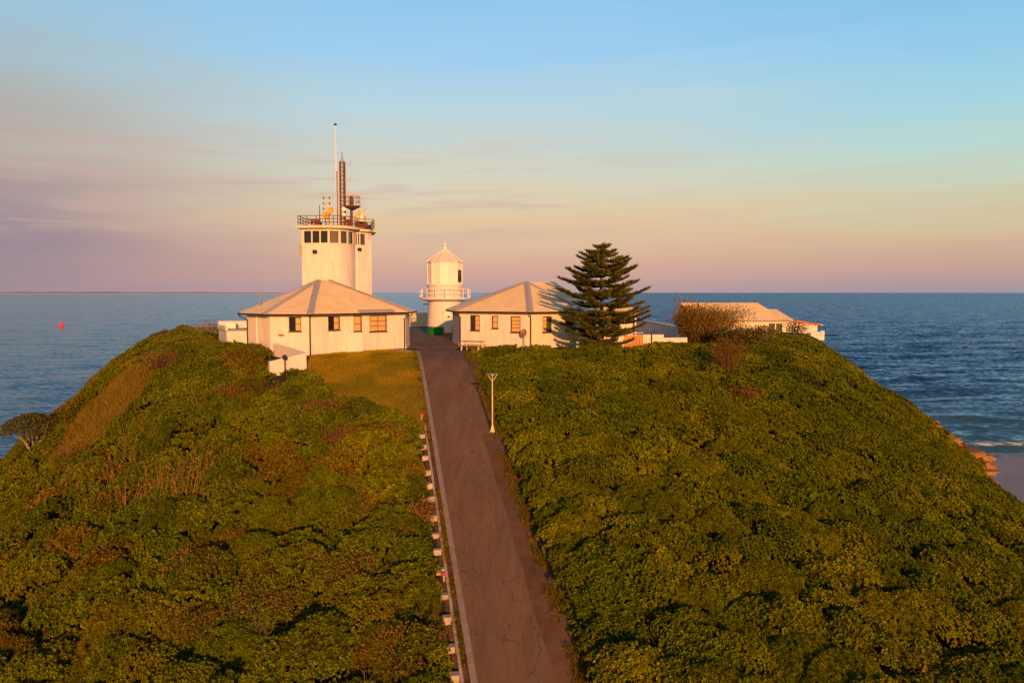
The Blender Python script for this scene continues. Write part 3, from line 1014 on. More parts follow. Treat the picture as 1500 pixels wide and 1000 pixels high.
def lawn_grass():
    for poly, lab, d, hh in ((LAWN, 'short golden green grass of the lawn beside the left cottage', 0.075, 0.05), (PATCH, 'short dry grass of the verge by the right cottage', 0.09, 0.05)):
        xs = [p[0] for p in poly]; ys = [p[1] for p in poly]
        X, Y = jgrid(min(xs), max(xs), min(ys), max(ys), d)
        k = inside(X, Y, poly)
        X, Y = X[k], Y[k]
        Z = ground(X, Y) + 0.035
        n = len(X)
        a = fbm(X / 1.5, Y / 1.5, 71)[:, None]
        g = np.array([0.20, 0.185, 0.004]); y = np.array([0.38, 0.27, 0.006])
        t = np.clip((a - 0.3) * 2.2, 0, 1)
        c = (g * (1 - t) + y * t) * (0.7 + 0.6 * rng.random((n, 1)))
        nr = np.stack([rng.normal(0, .15, n), rng.normal(0, .15, n), np.ones(n)], 1)
        scatter('lawn_grass', np.stack([X, Y, Z], 1), nr, 0.7 + 0.6 * rng.random(n), c, [proto('grass_tuft', *grass_tuft(s, 9, hh), M['blade']) for s in range(5)], lab, 'grass')
    X, Y = jgrid(min(p[0] for p in DRY), max(p[0] for p in DRY), min(p[1] for p in DRY), max(p[1] for p in DRY), 0.13)
    k = inside(X, Y, DRY)
    X, Y = X[k], Y[k]; n = len(X)
    c = np.array([0.27, 0.195, 0.025]) * (0.6 + 0.7 * rng.random((n, 1))) * (0.75 + 0.5 * fbm(X, Y, 3))[:, None]
    nr = np.stack([rng.normal(0, .25, n), rng.normal(0, .25, n) - 0.2, np.ones(n)], 1)
    scatter('dry_grass', np.stack([X, Y, ground(X, Y) + 0.03], 1), nr, 0.7 + 0.8 * rng.random(n), c, [proto('dry_tuft', *grass_tuft(50 + s, 14, 0.34, 0.10, 0.012), M['blade']) for s in range(5)],
            'tawny dry grass on the left shoulder of the hill', 'grass')
lawn_grass()

def verge_weeds():
    n = 5200
    y = 24 + 40 * rng.random(n)
    side = rng.random(n)
    d = np.where(side < .6, 1.5 + 0.75 * rng.random(n) ** .5, -2.08 - 0.24 * rng.random(n))
    keep = vnoise(y * 1.3, d * 2, 88) > np.where(side < .6, .38, .5)
    y, d = y[keep], d[keep]; n = len(y)
    x = xr(y) + d
    c = np.array([0.16, 0.13, 0.012]) * (0.5 + 0.8 * rng.random((n, 1)))
    nr = np.stack([rng.normal(0, .25, n), rng.normal(0, .25, n), np.ones(n)], 1)
    scatter('verge_weeds', np.stack([x, y, zr(y) + .02], 1), nr, .7 + 1.0 * rng.random(n), c, [proto('weed_tuft', *grass_tuft(80 + s_, 11, 0.10, 0.09, 0.014), M['blade']) for s_ in range(4)],
            'sparse weeds along the edges of the road', 'weeds')
verge_weeds()

# ------------------------------------------------------------------ buildings
def facade(mb, A, B, z0, z1, openings, depth=0.12):
    """a wall face from A to B (its outer side on the right hand when walking A to B) with window reveals"""
    A, B = Vector((A[0], A[1], 0)), Vector((B[0], B[1], 0))
    L = (B - A).length
    d = (B - A).normalized()
    nrm = Vector((d.y, -d.x, 0))
    xs = sorted({0.0, L, *[o[0] for o in openings], *[o[0] + o[2] for o in openings]})
    zs = sorted({z0, z1, *[o[1] for o in openings], *[o[1] + o[3] for o in openings]})
    pt = lambda x, z, k=0.0: A + d * x + Vector((0, 0, z)) - nrm * k
    for i in range(len(xs) - 1):
        for j in range(len(zs) - 1):
            cx, cz = (xs[i] + xs[i + 1]) / 2, (zs[j] + zs[j + 1]) / 2
            if any(o[0] < cx < o[0] + o[2] and o[1] < cz < o[1] + o[3] for o in openings):
                continue
            mb.add([pt(xs[i], zs[j]), pt(xs[i + 1], zs[j]), pt(xs[i + 1], zs[j + 1]), pt(xs[i], zs[j + 1])], [(0, 1, 2, 3)])
    for x, z, w, h in [o[:4] for o in openings]:
        q = [(x, z), (x + w, z), (x + w, z + h), (x, z + h)]
        for k in range(4):
            a, b = q[k], q[(k + 1) % 4]
            mb.add([pt(*a), pt(*b), pt(*b, depth), pt(*a, depth)], [(0, 1, 2, 3)])
    return A, d, nrm

def window(root, fr, x, z, w, h, cols, rows, kinds, sill=True, depth=0.12, bar=0.07, frame_mat='frame', parent_name='window'):
    """frame with mullions; panes are its sub-parts"""
    A, d, nrm = fr
    pt = lambda a, b, k=0.0: A + d * a + Vector((0, 0, b)) - nrm * k
    f = MB()
    dp = depth - 0.05
    for a0, b0, a1, b1 in ((x, z, x + w, z), (x, z + h, x + w, z + h)):
        f.bar(pt(a0 + .001, b0 + (bar / 2 if b0 == z else -bar / 2), dp), pt(a1 - .001, b1 + (bar / 2 if b0 == z else -bar / 2), dp), 0.07, bar)
    for xa in (x + bar / 2, x + w - bar / 2):
        f.bar(pt(xa, z + bar, dp), pt(xa, z + h - bar, dp), bar, 0.07)
    cw, ch = (w - 2 * bar) / cols, (h - 2 * bar) / rows
    for i in range(1, cols):
        f.bar(pt(x + bar + i * cw, z + bar, dp), pt(x + bar + i * cw, z + h - bar, dp), 0.04, 0.05)
    for j in range(1, rows):
        f.bar(pt(x + bar, z + bar + j * ch, dp), pt(x + w - bar, z + bar + j * ch, dp), 0.03, 0.035)
    if sill:
        f.bar(pt(x - 0.06, z - 0.035, -0.03), pt(x + w + 0.06, z - 0.035, -0.03), 0.1, 0.06)
    wo_ = f.build(parent_name, frame_mat, root)
    for i in range(cols):
        for j in range(rows):
            k = kinds[(i * rows + j) % len(kinds)]
            a0, a1 = x + bar + i * cw + .005, x + bar + (i + 1) * cw - .005
            b0, b1 = z + bar + j * ch + .005, z + bar + (j + 1) * ch - .005
            tl = random.uniform(-0.004, 0.004)
            MB().add([pt(a0, b0, depth - .012), pt(a1, b0, depth - .012 + tl), pt(a1, b1, depth - .012 - tl), pt(a0, b1, depth - .012)], [(0, 1, 2, 3)]).build('pane', k, wo_)
    return wo_

def offset_poly(poly, k):
    out = []
    n = len(poly)
    for i in range(n):
        p, a, b = Vector(poly[i]), Vector(poly[i - 1]), Vector(poly[(i + 1) % n])
        d1, d2 = (p - a).normalized(), (b - p).normalized()
        n1, n2 = Vector((d1.y, -d1.x)), Vector((d2.y, -d2.x))
        m = (n1 + n2)
        m = m / max(0.3, m.length_squared / 2)
        out.append(p + m * k)
    return out

def hip_roof(root, plan, ze, ridge, over=0.58, th=0.10, caps=(), gut=True, roof_mat='roof'):
    """plan anticlockwise; ridge = two points with height; every eave edge rises to the nearer end of the ridge"""
    ev = offset_poly(plan, over)
    n = len(ev)
    Rg = [Vector(ridge[0]), Vector(ridge[1])]
    pick = []
    for i in range(n):
        m = (ev[i] + ev[(i + 1) % n]) / 2
        pick.append(0 if (m - Rg[0].xy).length < (m - Rg[1].xy).length else 1)
    V = [Vector((e.x, e.y, ze)) for e in ev] + Rg
    fs = []
    for i in range(n):
        j = (i + 1) % n
        fs.append((i, j, n + pick[i]))
        if pick[j] != pick[i]:
            fs.append((j, n + pick[j], n + pick[i]))
    lo = len(V)
    V += [Vector((e.x, e.y, ze - th)) for e in ev]
    fs += [(i, (i + 1) % n, lo + (i + 1) % n, lo + i) for i in range(n)]
    fs.append(tuple(lo + i for i in range(n))[::-1])
    ro = MB().add(V, fs).build('roof', roof_mat, root)
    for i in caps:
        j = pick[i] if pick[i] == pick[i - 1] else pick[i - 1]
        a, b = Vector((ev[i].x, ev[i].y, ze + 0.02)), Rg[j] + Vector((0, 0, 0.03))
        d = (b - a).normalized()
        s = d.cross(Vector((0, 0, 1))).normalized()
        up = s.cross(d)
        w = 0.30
        # a folded strip saddling the hip; its grey colour carries the half shade
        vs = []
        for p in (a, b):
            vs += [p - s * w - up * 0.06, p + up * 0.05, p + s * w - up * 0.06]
        MB().add(vs, [(0, 1, 4, 3), (1, 2, 5, 4)]).build('shaded_hip_capping', 'cap', ro)
    if gut:
        g = MB()
        for i in range(n):
            a, b = ev[i], ev[(i + 1) % n]
            d = (b - a).normalized(); nn = Vector((d.y, -d.x))
            a, b = a + nn * 0.06, b + nn * 0.06
            g.bar((a.x, a.y, ze - 0.085), (b.x, b.y, ze - 0.085), 0.12, 0.13)
        g.build('gutter', 'gutter', root)
    return ev

def downpipe(root, top, wall_xy, z0, z1):
    w = Vector((wall_xy[0], wall_xy[1]))
    MB().tube([(top[0], top[1], z1), (top[0], top[1], z1 - 0.12), (w.x, w.y, z1 - 0.42), (w.x, w.y, z0)], 0.055, 8).build('downpipe', 'gutter', root, smooth='auto')

def at_px(fr, px):
    """distance along a facade of the vertical line through a pixel column"""
    A, d, nrm = fr
    k = (px - 750.0) / F
    # account for the slight pitch: depth scale along the view ray at eye level
    c = 1.0 / math.cos(PITCH)
    k *= 1.0 * c
    return (k * A.y - A.x) / (d.x - k * d.y)

# --- left cottage (corner turned towards the camera)
def left_cottage():
    plan = [(-22.6, 71.5), (-21.6, 64.9), (-18.95, 62.3), (-15.8, 62.0), (-9.15, 68.4), (-9.3, 72.2), (-11.5, 75.2), (-18.0, 76.2)]
    root = thing('cottage', (-15.8, 68.5, 0), 'white hip-roofed cottage left of the road below the signal tower', 'cottage', 'keepers cottages')
    z0, z1 = -0.8, 3.12
    wins = {2: [(423.5, 441.5, 464.2, 485.3, 2, 2, ('glass', 'glass', 'yellow_pane', 'yellow_pane'))],
            3: [(481, 498.5, 463, 483.5, 2, 2, ('glass', 'glass', 'yellow_pane', 'yellow_pane')), (518.3, 530.6, 462, 485.8, 1, 2, ('yellow_pane',)), (541.6, 567, 461.4, 485.6, 2, 3, ('yellow_pane',))]}
    for i in range(len(plan)):
        A, B = plan[i], plan[(i + 1) % len(plan)]
        fr = (Vector((*A, 0)), (Vector((*B, 0)) - Vector((*A, 0))).normalized(), None)
        ops = []
        for p0, p1, y0, y1, c, r, kd in wins.get(i, []):
            x0, x1 = at_px(fr, p0), at_px(fr, p1)
            Yc = fr[0].y + fr[1].y * (x0 + x1) / 2
            zt, zb = P(p0, y0, Yc).z, P(p0, y1, Yc).z
            ops.append((x0, zb, x1 - x0, zt - zb, c, r, kd))
        mb = MB()
        fr = facade(mb, A, B, z0, z1, ops)
        mb.build('wall', 'render', root)
        for o in ops:
            window(root, fr, *o)
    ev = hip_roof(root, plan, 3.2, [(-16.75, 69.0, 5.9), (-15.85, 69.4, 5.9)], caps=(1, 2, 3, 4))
    # base course standing slightly proud of the walls
    bp = offset_poly(plan, 0.04)
    MB().prism([tuple(p) for p in bp], -0.9, 0.32).build('plinth', 'render', root)
    downpipe(root, ev[3], (-15.72, 61.9), -0.3, 3.05)
    downpipe(root, ev[1], (-21.55, 64.78), -0.3, 3.05)
    downpipe(root, ev[4], (-9.22, 68.22), 0.0, 3.05)
    # awning sheet above the right hand windows
    A, B = Vector((-15.8, 62.0)), Vector((-9.15, 68.4))
    d = (B - A).normalized(); nn = Vector((d.y, -d.x))
    a, b = A + d * 4.2, A + d * 7.6
    q = [(a.x + nn.x * .35, a.y + nn.y * .35, 3.44), (b.x + nn.x * .35, b.y + nn.y * .35, 3.44), (b.x + nn.x * .78, b.y + nn.y * .78, 3.26), (a.x + nn.x * .78, a.y + nn.y * .78, 3.26)]
    MB().add(q + [(p[0], p[1], p[2] - 0.06) for p in q], [(0, 1, 2, 3), (7, 6, 5, 4), (0, 4, 5, 1), (1, 5, 6, 2), (2, 6, 7, 3), (3, 7, 4, 0)]).build('awning', 'cap', root)
    # cabinet against the wall
    f3 = (Vector((*A, 0)), Vector((*d, 0)), None)
    x0, x1 = at_px(f3, 505), at_px(f3, 527)
    c = A + d * (x0 + x1) / 2 + nn * 0.22
    MB().box((c.x, c.y, 0.72), (x1 - x0, 0.40, 1.75), math.atan2(d.y, d.x)).build('meter_cabinet', 'trim', root, bevel=0.02)
    # white conduit on the chamfer and the roof aerial
    MB().tube([(-20.42, 63.62, -0.3), (-20.42, 63.62, 3.0)], 0.05, 8).build('conduit', 'trim', root)
    a = MB(); a.tube([(-20.5, 64.9, 3.3), (-20.5, 64.9, 4.95)], 0.035, 6)
    a.tube([(-20.5, 64.9, 4.35), (-20.5, 64.9, 4.95)], 0.075, 6)
    a.build('roof_aerial', 'steel', root)
    # notice on the wall: red band over white
    A2, B2 = Vector((-18.95, 62.3, 0)), Vector((-15.8, 62.0, 0))
    d2 = (B2 - A2).normalized(); n2 = Vector((d2.y, -d2.x, 0))
    f2 = (A2, d2, n2)
    xa, xb = at_px(f2, 408), at_px(f2, 417)
    zt, zb = P(412, 489, 62.2).z, P(412, 495.3, 62.2).z
    c = A2 + d2 * (xa + xb) / 2 + n2 * 0.03
    s = thing('wall_sign', (c.x, c.y, zb), 'small red and white notice on the left cottage wall', 'sign')
    MB().box((c.x, c.y, (zt + zb) / 2), (xb - xa, 0.03, zt - zb), math.atan2(d2.y, d2.x)).build('plate', 'trim', s)
    c2 = c + n2 * 0.018
    MB().box((c2.x, c2.y, zt - (zt - zb) * 0.27), ((xb - xa) * 0.96, 0.01, (zt - zb) * 0.42), math.atan2(d2.y, d2.x)).build('red_band', 'red', s)
    for k in range(2):
        MB().box((c2.x, c2.y, zb + (zt - zb) * (0.2 + 0.17 * k)), ((xb - xa) * 0.7, 0.008, (zt - zb) * 0.06), math.atan2(d2.y, d2.x)).build('text_line', 'dark', s)
left_cottage()

# --- right cottage
def right_cottage():
    plan = [(-4.75, 72.0), (1.54, 69.0), (6.0, 71.5), (7.6, 76.0), (6.0, 82.0), (-1.0, 83.0), (-5.3, 81.0), (-5.75, 77.0)]
    root = thing('cottage', (1.0, 76, 0), 'white hip-roofed cottage right of the road behind the pine', 'cottage', 'keepers cottages')
    z0, z1 = -0.6, 3.12
    wins = {0: [(688.8, 702.7, 461.4, 484.2, 2, 3, ('glass', 'glass', 'glass', 'yellow_pane', 'yellow_pane', 'yellow_pane')), (720.3, 729.6, 462.5, 481.2, 1, 2, ('yellow_pane',)), (747.8, 762.4, 463.2, 486.8, 1, 4, ('yellow_pane',))],
            1: [(794.8, 808, 463.2, 486.8, 2, 4, ('yellow_pane', 'yellow_pane', 'yellow_pane', 'yellow_pane', 'glass_green', 'glass_green', 'glass_green', 'glass_green')), (828.2, 841, 461.4, 484.6, 1, 3, ('yellow_pane', 'glass', 'glass'))]}
    for i in range(len(plan)):
        A, B = plan[i], plan[(i + 1) % len(plan)]
        fr = (Vector((*A, 0)), (Vector((*B, 0)) - Vector((*A, 0))).normalized(), None)
        ops = []
        for p0, p1, y0, y1, c, r, kd in wins.get(i, []):
            x0, x1 = at_px(fr, p0), at_px(fr, p1)
            Yc = fr[0].y + fr[1].y * (x0 + x1) / 2
            zt, zb = P(p0, y0, Yc).z, P(p0, y1, Yc).z
            ops.append((x0, zb, x1 - x0, zt - zb, c, r, kd))
        mb = MB()
        fr = facade(mb, A, B, z0, z1, ops)
        mb.build('wall', 'render' if i != 1 else 'render2', root)  # right front facet is tinted warmer, its stronger sunlight put into the colour
        for o in ops:
            window(root, fr, *o)
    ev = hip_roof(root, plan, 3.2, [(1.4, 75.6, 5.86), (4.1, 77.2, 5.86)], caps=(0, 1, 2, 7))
    MB().prism([tuple(p) for p in offset_poly(plan, 0.04)], -0.7, 0.30).build('plinth', 'render', root)
    downpipe(root, ev[0], (-4.68, 71.86), -0.2, 3.05)
    downpipe(root, ev[1], (1.62, 68.92), -0.2, 3.05)
    # side wing seen past the pine
    wp = [(7.9, 74.6), (11.7, 74.9), (11.7, 79.5), (7.9, 79.5)]
    w = MB().prism(wp, -0.6, 2.75)
    w.build('side_wing', 'render', root)
    e = [(7.5, 74.1), (12.15, 74.4), (12.15, 80), (7.5, 80)]
    V = [(*p, 2.78) for p in e] + [(7.5, 77.1, 3.72), (11.2, 77.2, 3.72)] + [(*p, 2.66) for p in e]
    rf = MB().add(V, [(0, 1, 5, 4), (1, 2, 5), (2, 3, 4, 5), (3, 0, 4), (0, 6, 7, 1), (1, 7, 8, 2), (2, 8, 9, 3), (3, 9, 6, 0), (9, 8, 7, 6)]).build('wing_roof', 'roof', root)
    MB().bar((7.5, 74.03, 2.70), (12.15, 74.33, 2.70), 0.1, 0.1).build('wing_gutter', 'gutter', rf)
    MB().tube([(11.45, 74.75, 2.6), (11.45, 74.75, -0.3)], 0.06, 8).build('downpipe', 'gutter', root)
right_cottage()

# --- far right house
def far_house():
    root = thing('house', (27, 96, 0), 'low cream house with tan gable roof at the far right edge of the hilltop', 'house')
    z0 = -1.2
    wl_, ze, zr_ = 92.6, 1.66, 3.52
    mb = MB()
    fr0 = (Vector((21.0, wl_, 0)), Vector((1, 0, 0)), None)
    xa, xb, xc, xd = at_px(fr0, 1125.5), at_px(fr0, 1134.8), at_px(fr0, 1136.5), at_px(fr0, 1145.5)
    ops = [(xa, 0.28, xb - xa, 0.95, 1, 1, ('glass',)), (xc, 0.28, xd - xc, 0.95, 1, 1, ('glass',))]
    fr = facade(mb, (21.0, wl_), (32.0, wl_), z0, ze, ops)
    facade(mb, (32.0, wl_), (32.0, 101.0), z0, ze, [])
    facade(mb, (32.0, 101.0), (21.0, 101.0), z0, ze, [])
    facade(mb, (21.0, 101.0), (21.0, wl_), z0, ze, [])
    mb.add([(21.0, wl_, ze), (21.0, 101.0, ze), (21.0, 97, zr_ - .08)], [(0, 1, 2)])
    mb.build('wall', 'render2', root)
    for o in ops:
        window(root, fr, *o)
    # main gable roof with a half hip, and the lower hipped extension at the right
    V = [(20.6, 92.1, ze), (30.6, 92.1, ze), (30.6, 101.5, ze), (20.6, 101.5, ze), (20.6, 96.9, zr_), (29.9, 96.9, zr_), (30.55, 95.2, 2.86), (30.55, 98.6, 2.86)]
    rf = MB().add(V, [(0, 1, 6, 5, 4), (2, 3, 4, 5, 7), (5, 6, 7), (0, 4, 3), (1, 2, 7, 6)]).build('roof', 'roof', root)
    V = [(29.8, 92.15, ze + .02), (32.6, 92.15, ze + .02), (32.6, 101.4, ze + .02), (29.8, 101.4, ze + .02), (29.8, 95.6, 2.82), (31.7, 95.6, 2.82), (31.7, 98.4, 2.82), (29.8, 98.4, 2.82)]
    MB().add(V, [(0, 1, 5, 4), (1, 2, 6, 5), (2, 3, 7, 6), (4, 5, 6, 7), (3, 0, 4, 7)]).build('extension_roof', 'roof', root)
    MB().bar((20.6, 92.06, ze - .05), (32.6, 92.06, ze - .05), 0.1, 0.12).build('gutter', 'cap', root)
    MB().bar((20.5, 96.9, zr_ + .03), (29.9, 96.9, zr_ + .03), 0.3, 0.08).build('ridge_capping', 'cap', rf)
    # annex
    an = thing('annex', (34.9, 96.5, 0), 'small white annex with sloping terracotta roof at the right end of the house', 'annex')
    x0, x1 = 32.9, 36.7
    MB().prism([(x0, 95.6), (x1, 95.6), (x1, 100), (x0, 100)], -1.5, [1.45, 0.95, 0.95, 1.45]).build('wall', 'render', an)
    MB().prism([(x0 - .3, 95.2), (x1 + .35, 95.2), (x1 + .35, 100.3), (x0 - .3, 100.3)], [1.50, 0.93, 0.93, 1.5], [1.72, 1.08, 1.08, 1.72]).build('roof', 'tile', an)
    MB().bar((x1 + .38, 95.1, .93), (x1 + .38, 100.3, .93), .12, .12).build('gutter', 'trim', an)
    lw = thing('low_wall', (36.4, 95, -0.3), 'low white wall end beyond the terracotta annex', 'wall')
    MB().box((36.3, 94.6, -0.35), (1.6, 0.3, 1.0)).build('wall', 'render', lw, bevel=0.02)
    MB().box((36.85, 94.55, 0.05), (0.45, 0.42, 0.5)).build('pier', 'render', lw, bevel=0.02)
far_house()

# --- signal tower
def tower():
    root = thing('signal_tower', (-17.6, 79.8, 0), 'tall white signal tower with rounded front and window band above the left cottage', 'tower')
    c = (-17.5, 79.2)
    arc = lambda a, k=0.0: (c[0] + (2.0 + k) * math.cos(R(a)), c[1] + (2.8 + k) * math.sin(R(a)))
    def outline(k, fine=20):
        p = [(-20.15 - k, 83.0 + k), (-20.15 - k, 76.75 - k * 0.9)]
        p += [arc(-90 + 90 * i / fine, k) for i in range(fine + 1)]
        p += [(-15.5 + k, 83.0 + k)]
        return p
    zb, zt = 9.42, 10.95
    body = MB().prism(outline(0), -0.5, zb)
    body.build('wall', 'render', root, smooth='auto')
    MB().prism(outline(0.05), zb + .001, zb + 0.10).build('sill_band', 'render', root, smooth='auto')
    # window storey
    fl = [(-20.15, 76.75), arc(-90)]
    pts = [arc(-90), arc(-60), arc(-36), arc(-12)]
    mb = MB()
    z0 = zb + 0.1
    wz, wh = 9.56, 1.14
    fr0 = (Vector((*fl[0], 0)), (Vector((*fl[1], 0)) - Vector((*fl[0], 0))).normalized(), None)
    ops = []
    for a, b in ((447.8, 458), (460, 470), (472, 482)):
        x0, x1 = at_px(fr0, a), at_px(fr0, b)
        ops.append((x0, wz, x1 - x0, wh, 1, 1, ('glass',)))
    frames = [(facade(mb, *fl, z0, zt, ops), ops)]
    for i, kd in enumerate(('glass_brown', 'glass_green', 'glass_green')):
        A, B = pts[i], pts[i + 1]
        L = math.hypot(B[0] - A[0], B[1] - A[1])
        ops = [(0.13, wz, L - 0.26, wh, 1, 1, (kd,))]
        frames.append((facade(mb, A, B, z0, zt, ops), ops))
    for A, B in ((arc(-12), arc(0)), (arc(0), (-15.5, 83)), ((-15.5, 83), (-20.15, 83)), ((-20.15, 83), (-20.15, 76.75))):
        facade(mb, A, B, z0, zt, [])
    mb.build('window_storey_wall', 'render2', root)
    for fr, ops in frames:
        for o in ops:
            window(root, fr, *o, sill=False, bar=0.05)
    # roof slab with overhang
    rp = [(-20.55, 83.6), (-20.55, 76.25), (-17.9, 75.9)] + [arc(-88 + 88 * i / 16, 0.48) for i in range(17)] + [(-15.02, 83.6)]
    MB().prism(rp, zt, zt + 0.24).build('roof_slab', 'render2', root, smooth='auto')
    # stair block at the right
    sb = MB()
    fr = None
    A, B = (-15.505, 79.15), (-14.15, 80.55)
    f0 = (Vector((*A, 0)), (Vector((*B, 0)) - Vector((*A, 0))).normalized(), None)
    ops = []
    for a, b in ((521.5, 528), (529.6, 536.4)):
        x0, x1 = max(0.05, at_px(f0, a)), at_px(f0, b)
        ops.append((x0, 9.55, x1 - x0, 1.1, 1, 1, ('glass_green',)))
    fr = facade(sb, A, B, -0.5, 10.85, ops)
    for A2, B2 in (((-14.15, 80.55), (-14.9, 84.2)), ((-14.9, 84.2), (-15.5, 84.2))):
        facade(sb, A2, B2, -0.5, 10.85, [])
    sb.build('stair_block_wall', 'render', root)
    for o in ops:
        window(root, fr, *o, sill=False, bar=0.05)
    MB().prism([(-15.01, 79.2), (-14.6, 79.35), (-13.62, 80.5), (-14.6, 84.6), (-15.01, 84.6)], 10.86, 11.08).build('stair_block_roof', 'render2', root)
    MB().tube([(-15.3, 79.25, 10.7), (-15.3, 79.25, 3.0)], 0.05, 8).build('downpipe', 'trim', root)
    # floodlights and a box on the left edge
    for x, y, z in ((P(461.5, 370, 76.4).x, 76.5, P(461.5, 368.5, 76.4).z), (P(527, 366, 79.6).x, 79.65, P(527, 365.5, 79.6).z)):
        f = MB()
        f.bar((x, y + 0.1, z + .15), (x, y - 0.35, z + 0.08), 0.07)
        f.box((x + .05, y - 0.45, z), (0.42, 0.26, 0.2), 0.3, R(-25))
        f.build('floodlight', 'dark', root)
    f = MB()
    f.box((-20.32, 76.9, P(441, 364, 77).z), (0.28, 0.3, 0.75)); f.box((-20.3, 76.9, P(441, 371.5, 77).z), (0.3, 0.34, 0.28))
    f.build('junction_box', 'steel', root)
    # railing round the roof: posts and three rails
    inner = [(-20.4, 83.3), (-20.4, 76.45), (-17.7, 76.05)] + [arc(-86 + 86 * i / 9, 0.32) for i in range(10)] + [(-14.6, 79.6), (-13.85, 80.6), (-14.7, 83.6), (-20.4, 83.3)]
    rail = root
    zr0 = zt + 0.24
    h = 0.92
    tot = []
    for i in range(len(inner) - 1):
        a, b = Vector(inner[i]), Vector(inner[i + 1])
        n = max(1, round((b - a).length / 1.05))
        tot += [a + (b - a) * k / n for k in range(n)]
    for k in range(3):
        r_ = MB()
        z = zr0 + h * (k + 1) / 3
        r_.tube([(p.x, p.y, z) for p in [Vector(q) for q in inner]], 0.034, 6)
        r_.build('rail', 'rust', root)
    for p in tot:
        zb_ = zr0 if p.x < -14.75 else 11.08
        MB().tube([(p.x, p.y, zb_ - .01), (p.x, p.y, zr0 + h)], 0.036, 6).build('rail_post', 'rust', root)
tower()

ROOF = 11.19
def roof_gear():
    # tall white pole, carrying a small lamp
    x = P(493.4, 330, 80.0).x
    t = thing('flagpole', (x, 80.0, ROOF), 'tall thin white pole rising highest above the signal tower', 'pole')
    MB().tube([(x + 0.06, 80.0, ROOF - .01), (x, 80.0, 14.0), (x - .02, 80.0, 21.3)], [0.085, 0.07, 0.04], 8).build('pole', 'trim', t)
    MB().tube([(x + .09, 79.9, ROOF), (x + .09, 79.9, P(495, 251, 80).z)], 0.055, 6).build('conduit', 'rust', t)
    MB().lathe((x - .02, 80.0, 21.3), [(0.05, 0), (0.15, 0.03), (0.15, 0.16), (0.04, 0.22)], 10).build('mast_lamp', 'dark', t)
    # main lattice mast with ladder
    x0, x1 = P(498.6, 300, 80.6).x, P(504.6, 300, 80.6).x
    zt = P(500, 236.5, 80.6).z
    t = thing('lattice_mast', ((x0 + x1) / 2, 80.6, ROOF), 'rusty lattice mast with ladder in the middle of the tower roof', 'mast')
    cs = [(x0, 80.4), (x1, 80.4), (x1, 80.9), (x0, 80.9)]
    for q in cs:
        MB().tube([(*q, ROOF - .01), (*q, zt)], 0.055 if q[0] == x0 else 0.085, 6).build('leg', 'rust', t)
    for z in np.arange(ROOF + .3, zt, 0.42):
        b = MB()
        for i in range(4):
            a, c = cs[i], cs[(i + 1) % 4]
            b.bar((*a, z), (*c, z), 0.04)
        b.bar((*cs[0], z), (*cs[1], z + .40), 0.035)
        b.build('bracing', 'rust', t)
    xm = (x0 + x1) / 2
    lad = MB()
    for s in (-1, 1):
        lad.tube([(x0 + .12 + s * .14, 80.25, ROOF), (x0 + .12 + s * .14, 80.25, zt - .2)], 0.022, 5)
    for z in np.arange(ROOF + .2, zt - .3, 0.3):
        lad.bar((x0 - .02, 80.25, z), (x0 + .26, 80.25, z), 0.025)
    lad.build('ladder', 'steel', t)
    MB().tube([(xm, 80.6, zt - .1), (xm + .02, 80.6, P(503, 222, 80.6).z)], [0.04, 0.025], 6).build('whip_antenna', 'dark', t)
    for y in (240.5, 263):
        z = P(505, y, 80.6).z
        b = MB().bar((x1, 80.6, z), (x1 + .62, 80.6, z), 0.05)
        b.tube([(x1 + .62, 80.6, z - .28), (x1 + .62, 80.6, z + .3)], 0.02, 5)
        b.build('side_antenna', 'steel', t)
    for y, r_ in ((306.5, 0.22), (314.5, 0.2)):
        c = P(503.6, y, 79.9)
        MB().lathe((0, 0, 0), [(0.02, -0.06), (r_, 0.0), (r_, 0.08), (r_ * .6, 0.16)], 16).v
        d = MB().lathe((0, 0, 0), [(r_ * .5, 0.12), (r_, 0.05), (r_, -0.05), (0.02, -0.1)], 16)
        for v in d.v:
            v.xyz = (v.x + c.x, c.y + v.z, c.z + v.y)
        d.bar((c.x, c.y + .1, c.z), (c.x, 80.45, c.z), 0.06)
        d.build('round_antenna', 'trim', t, smooth='auto')
    # radar platform on a column
    xc = P(514.5, 300, 80.2).x
    zp = P(514, 303, 80.2).z
    t = thing('radar_platform', (xc, 80.2, ROOF), 'round railed radar platform on a rusty column beside the lattice mast', 'platform')
    MB().tube([(xc, 80.2, ROOF - .01), (xc, 80.2, zp - .35)], 0.14, 10).build('column', 'rust', t)
    MB().lathe((xc + .1, 80.2, zp - .35), [(0.14, 0), (0.75, 0.32), (0.82, 0.36), (0.82, 0.44), (0.1, 0.44)], 18).build('deck', 'rust', t, smooth='auto')
    for k in range(8):
        a = R(45 * k)
        MB().tube([(xc + .1 + .76 * math.cos(a), 80.2 + .76 * math.sin(a), zp), (xc + .1 + .76 * math.cos(a), 80.2 + .76 * math.sin(a), zp + .98)], 0.025, 5).build('rail_post', 'rust', t)
    for z in (0.5, 0.96):
        MB().tube([(xc + .1 + .76 * math.cos(R(20 * k)), 80.2 + .76 * math.sin(R(20 * k)), zp + z) for k in range(19)], 0.025, 5).build('rail', 'rust', t)
    MB().lathe((xc, 80.2, zp + .08), [(0.16, 0), (0.2, .1), (0.2, .8), (0.12, 1.0)], 12).build('radar_pedestal', 'rust', t, smooth='auto')
    MB().box((xc + .15, 80.15, zp + 1.14), (1.5, 0.16, 0.13), R(-8)).build('radar_scanner', 'dish', t, bevel=0.03)
    for y in (288, 296):
        z = P(525, y, 80.2).z
        MB().bar((xc + .8, 80.2, z), (xc + 1.35, 80.2, z), 0.035).build('side_arm', 'steel', t)
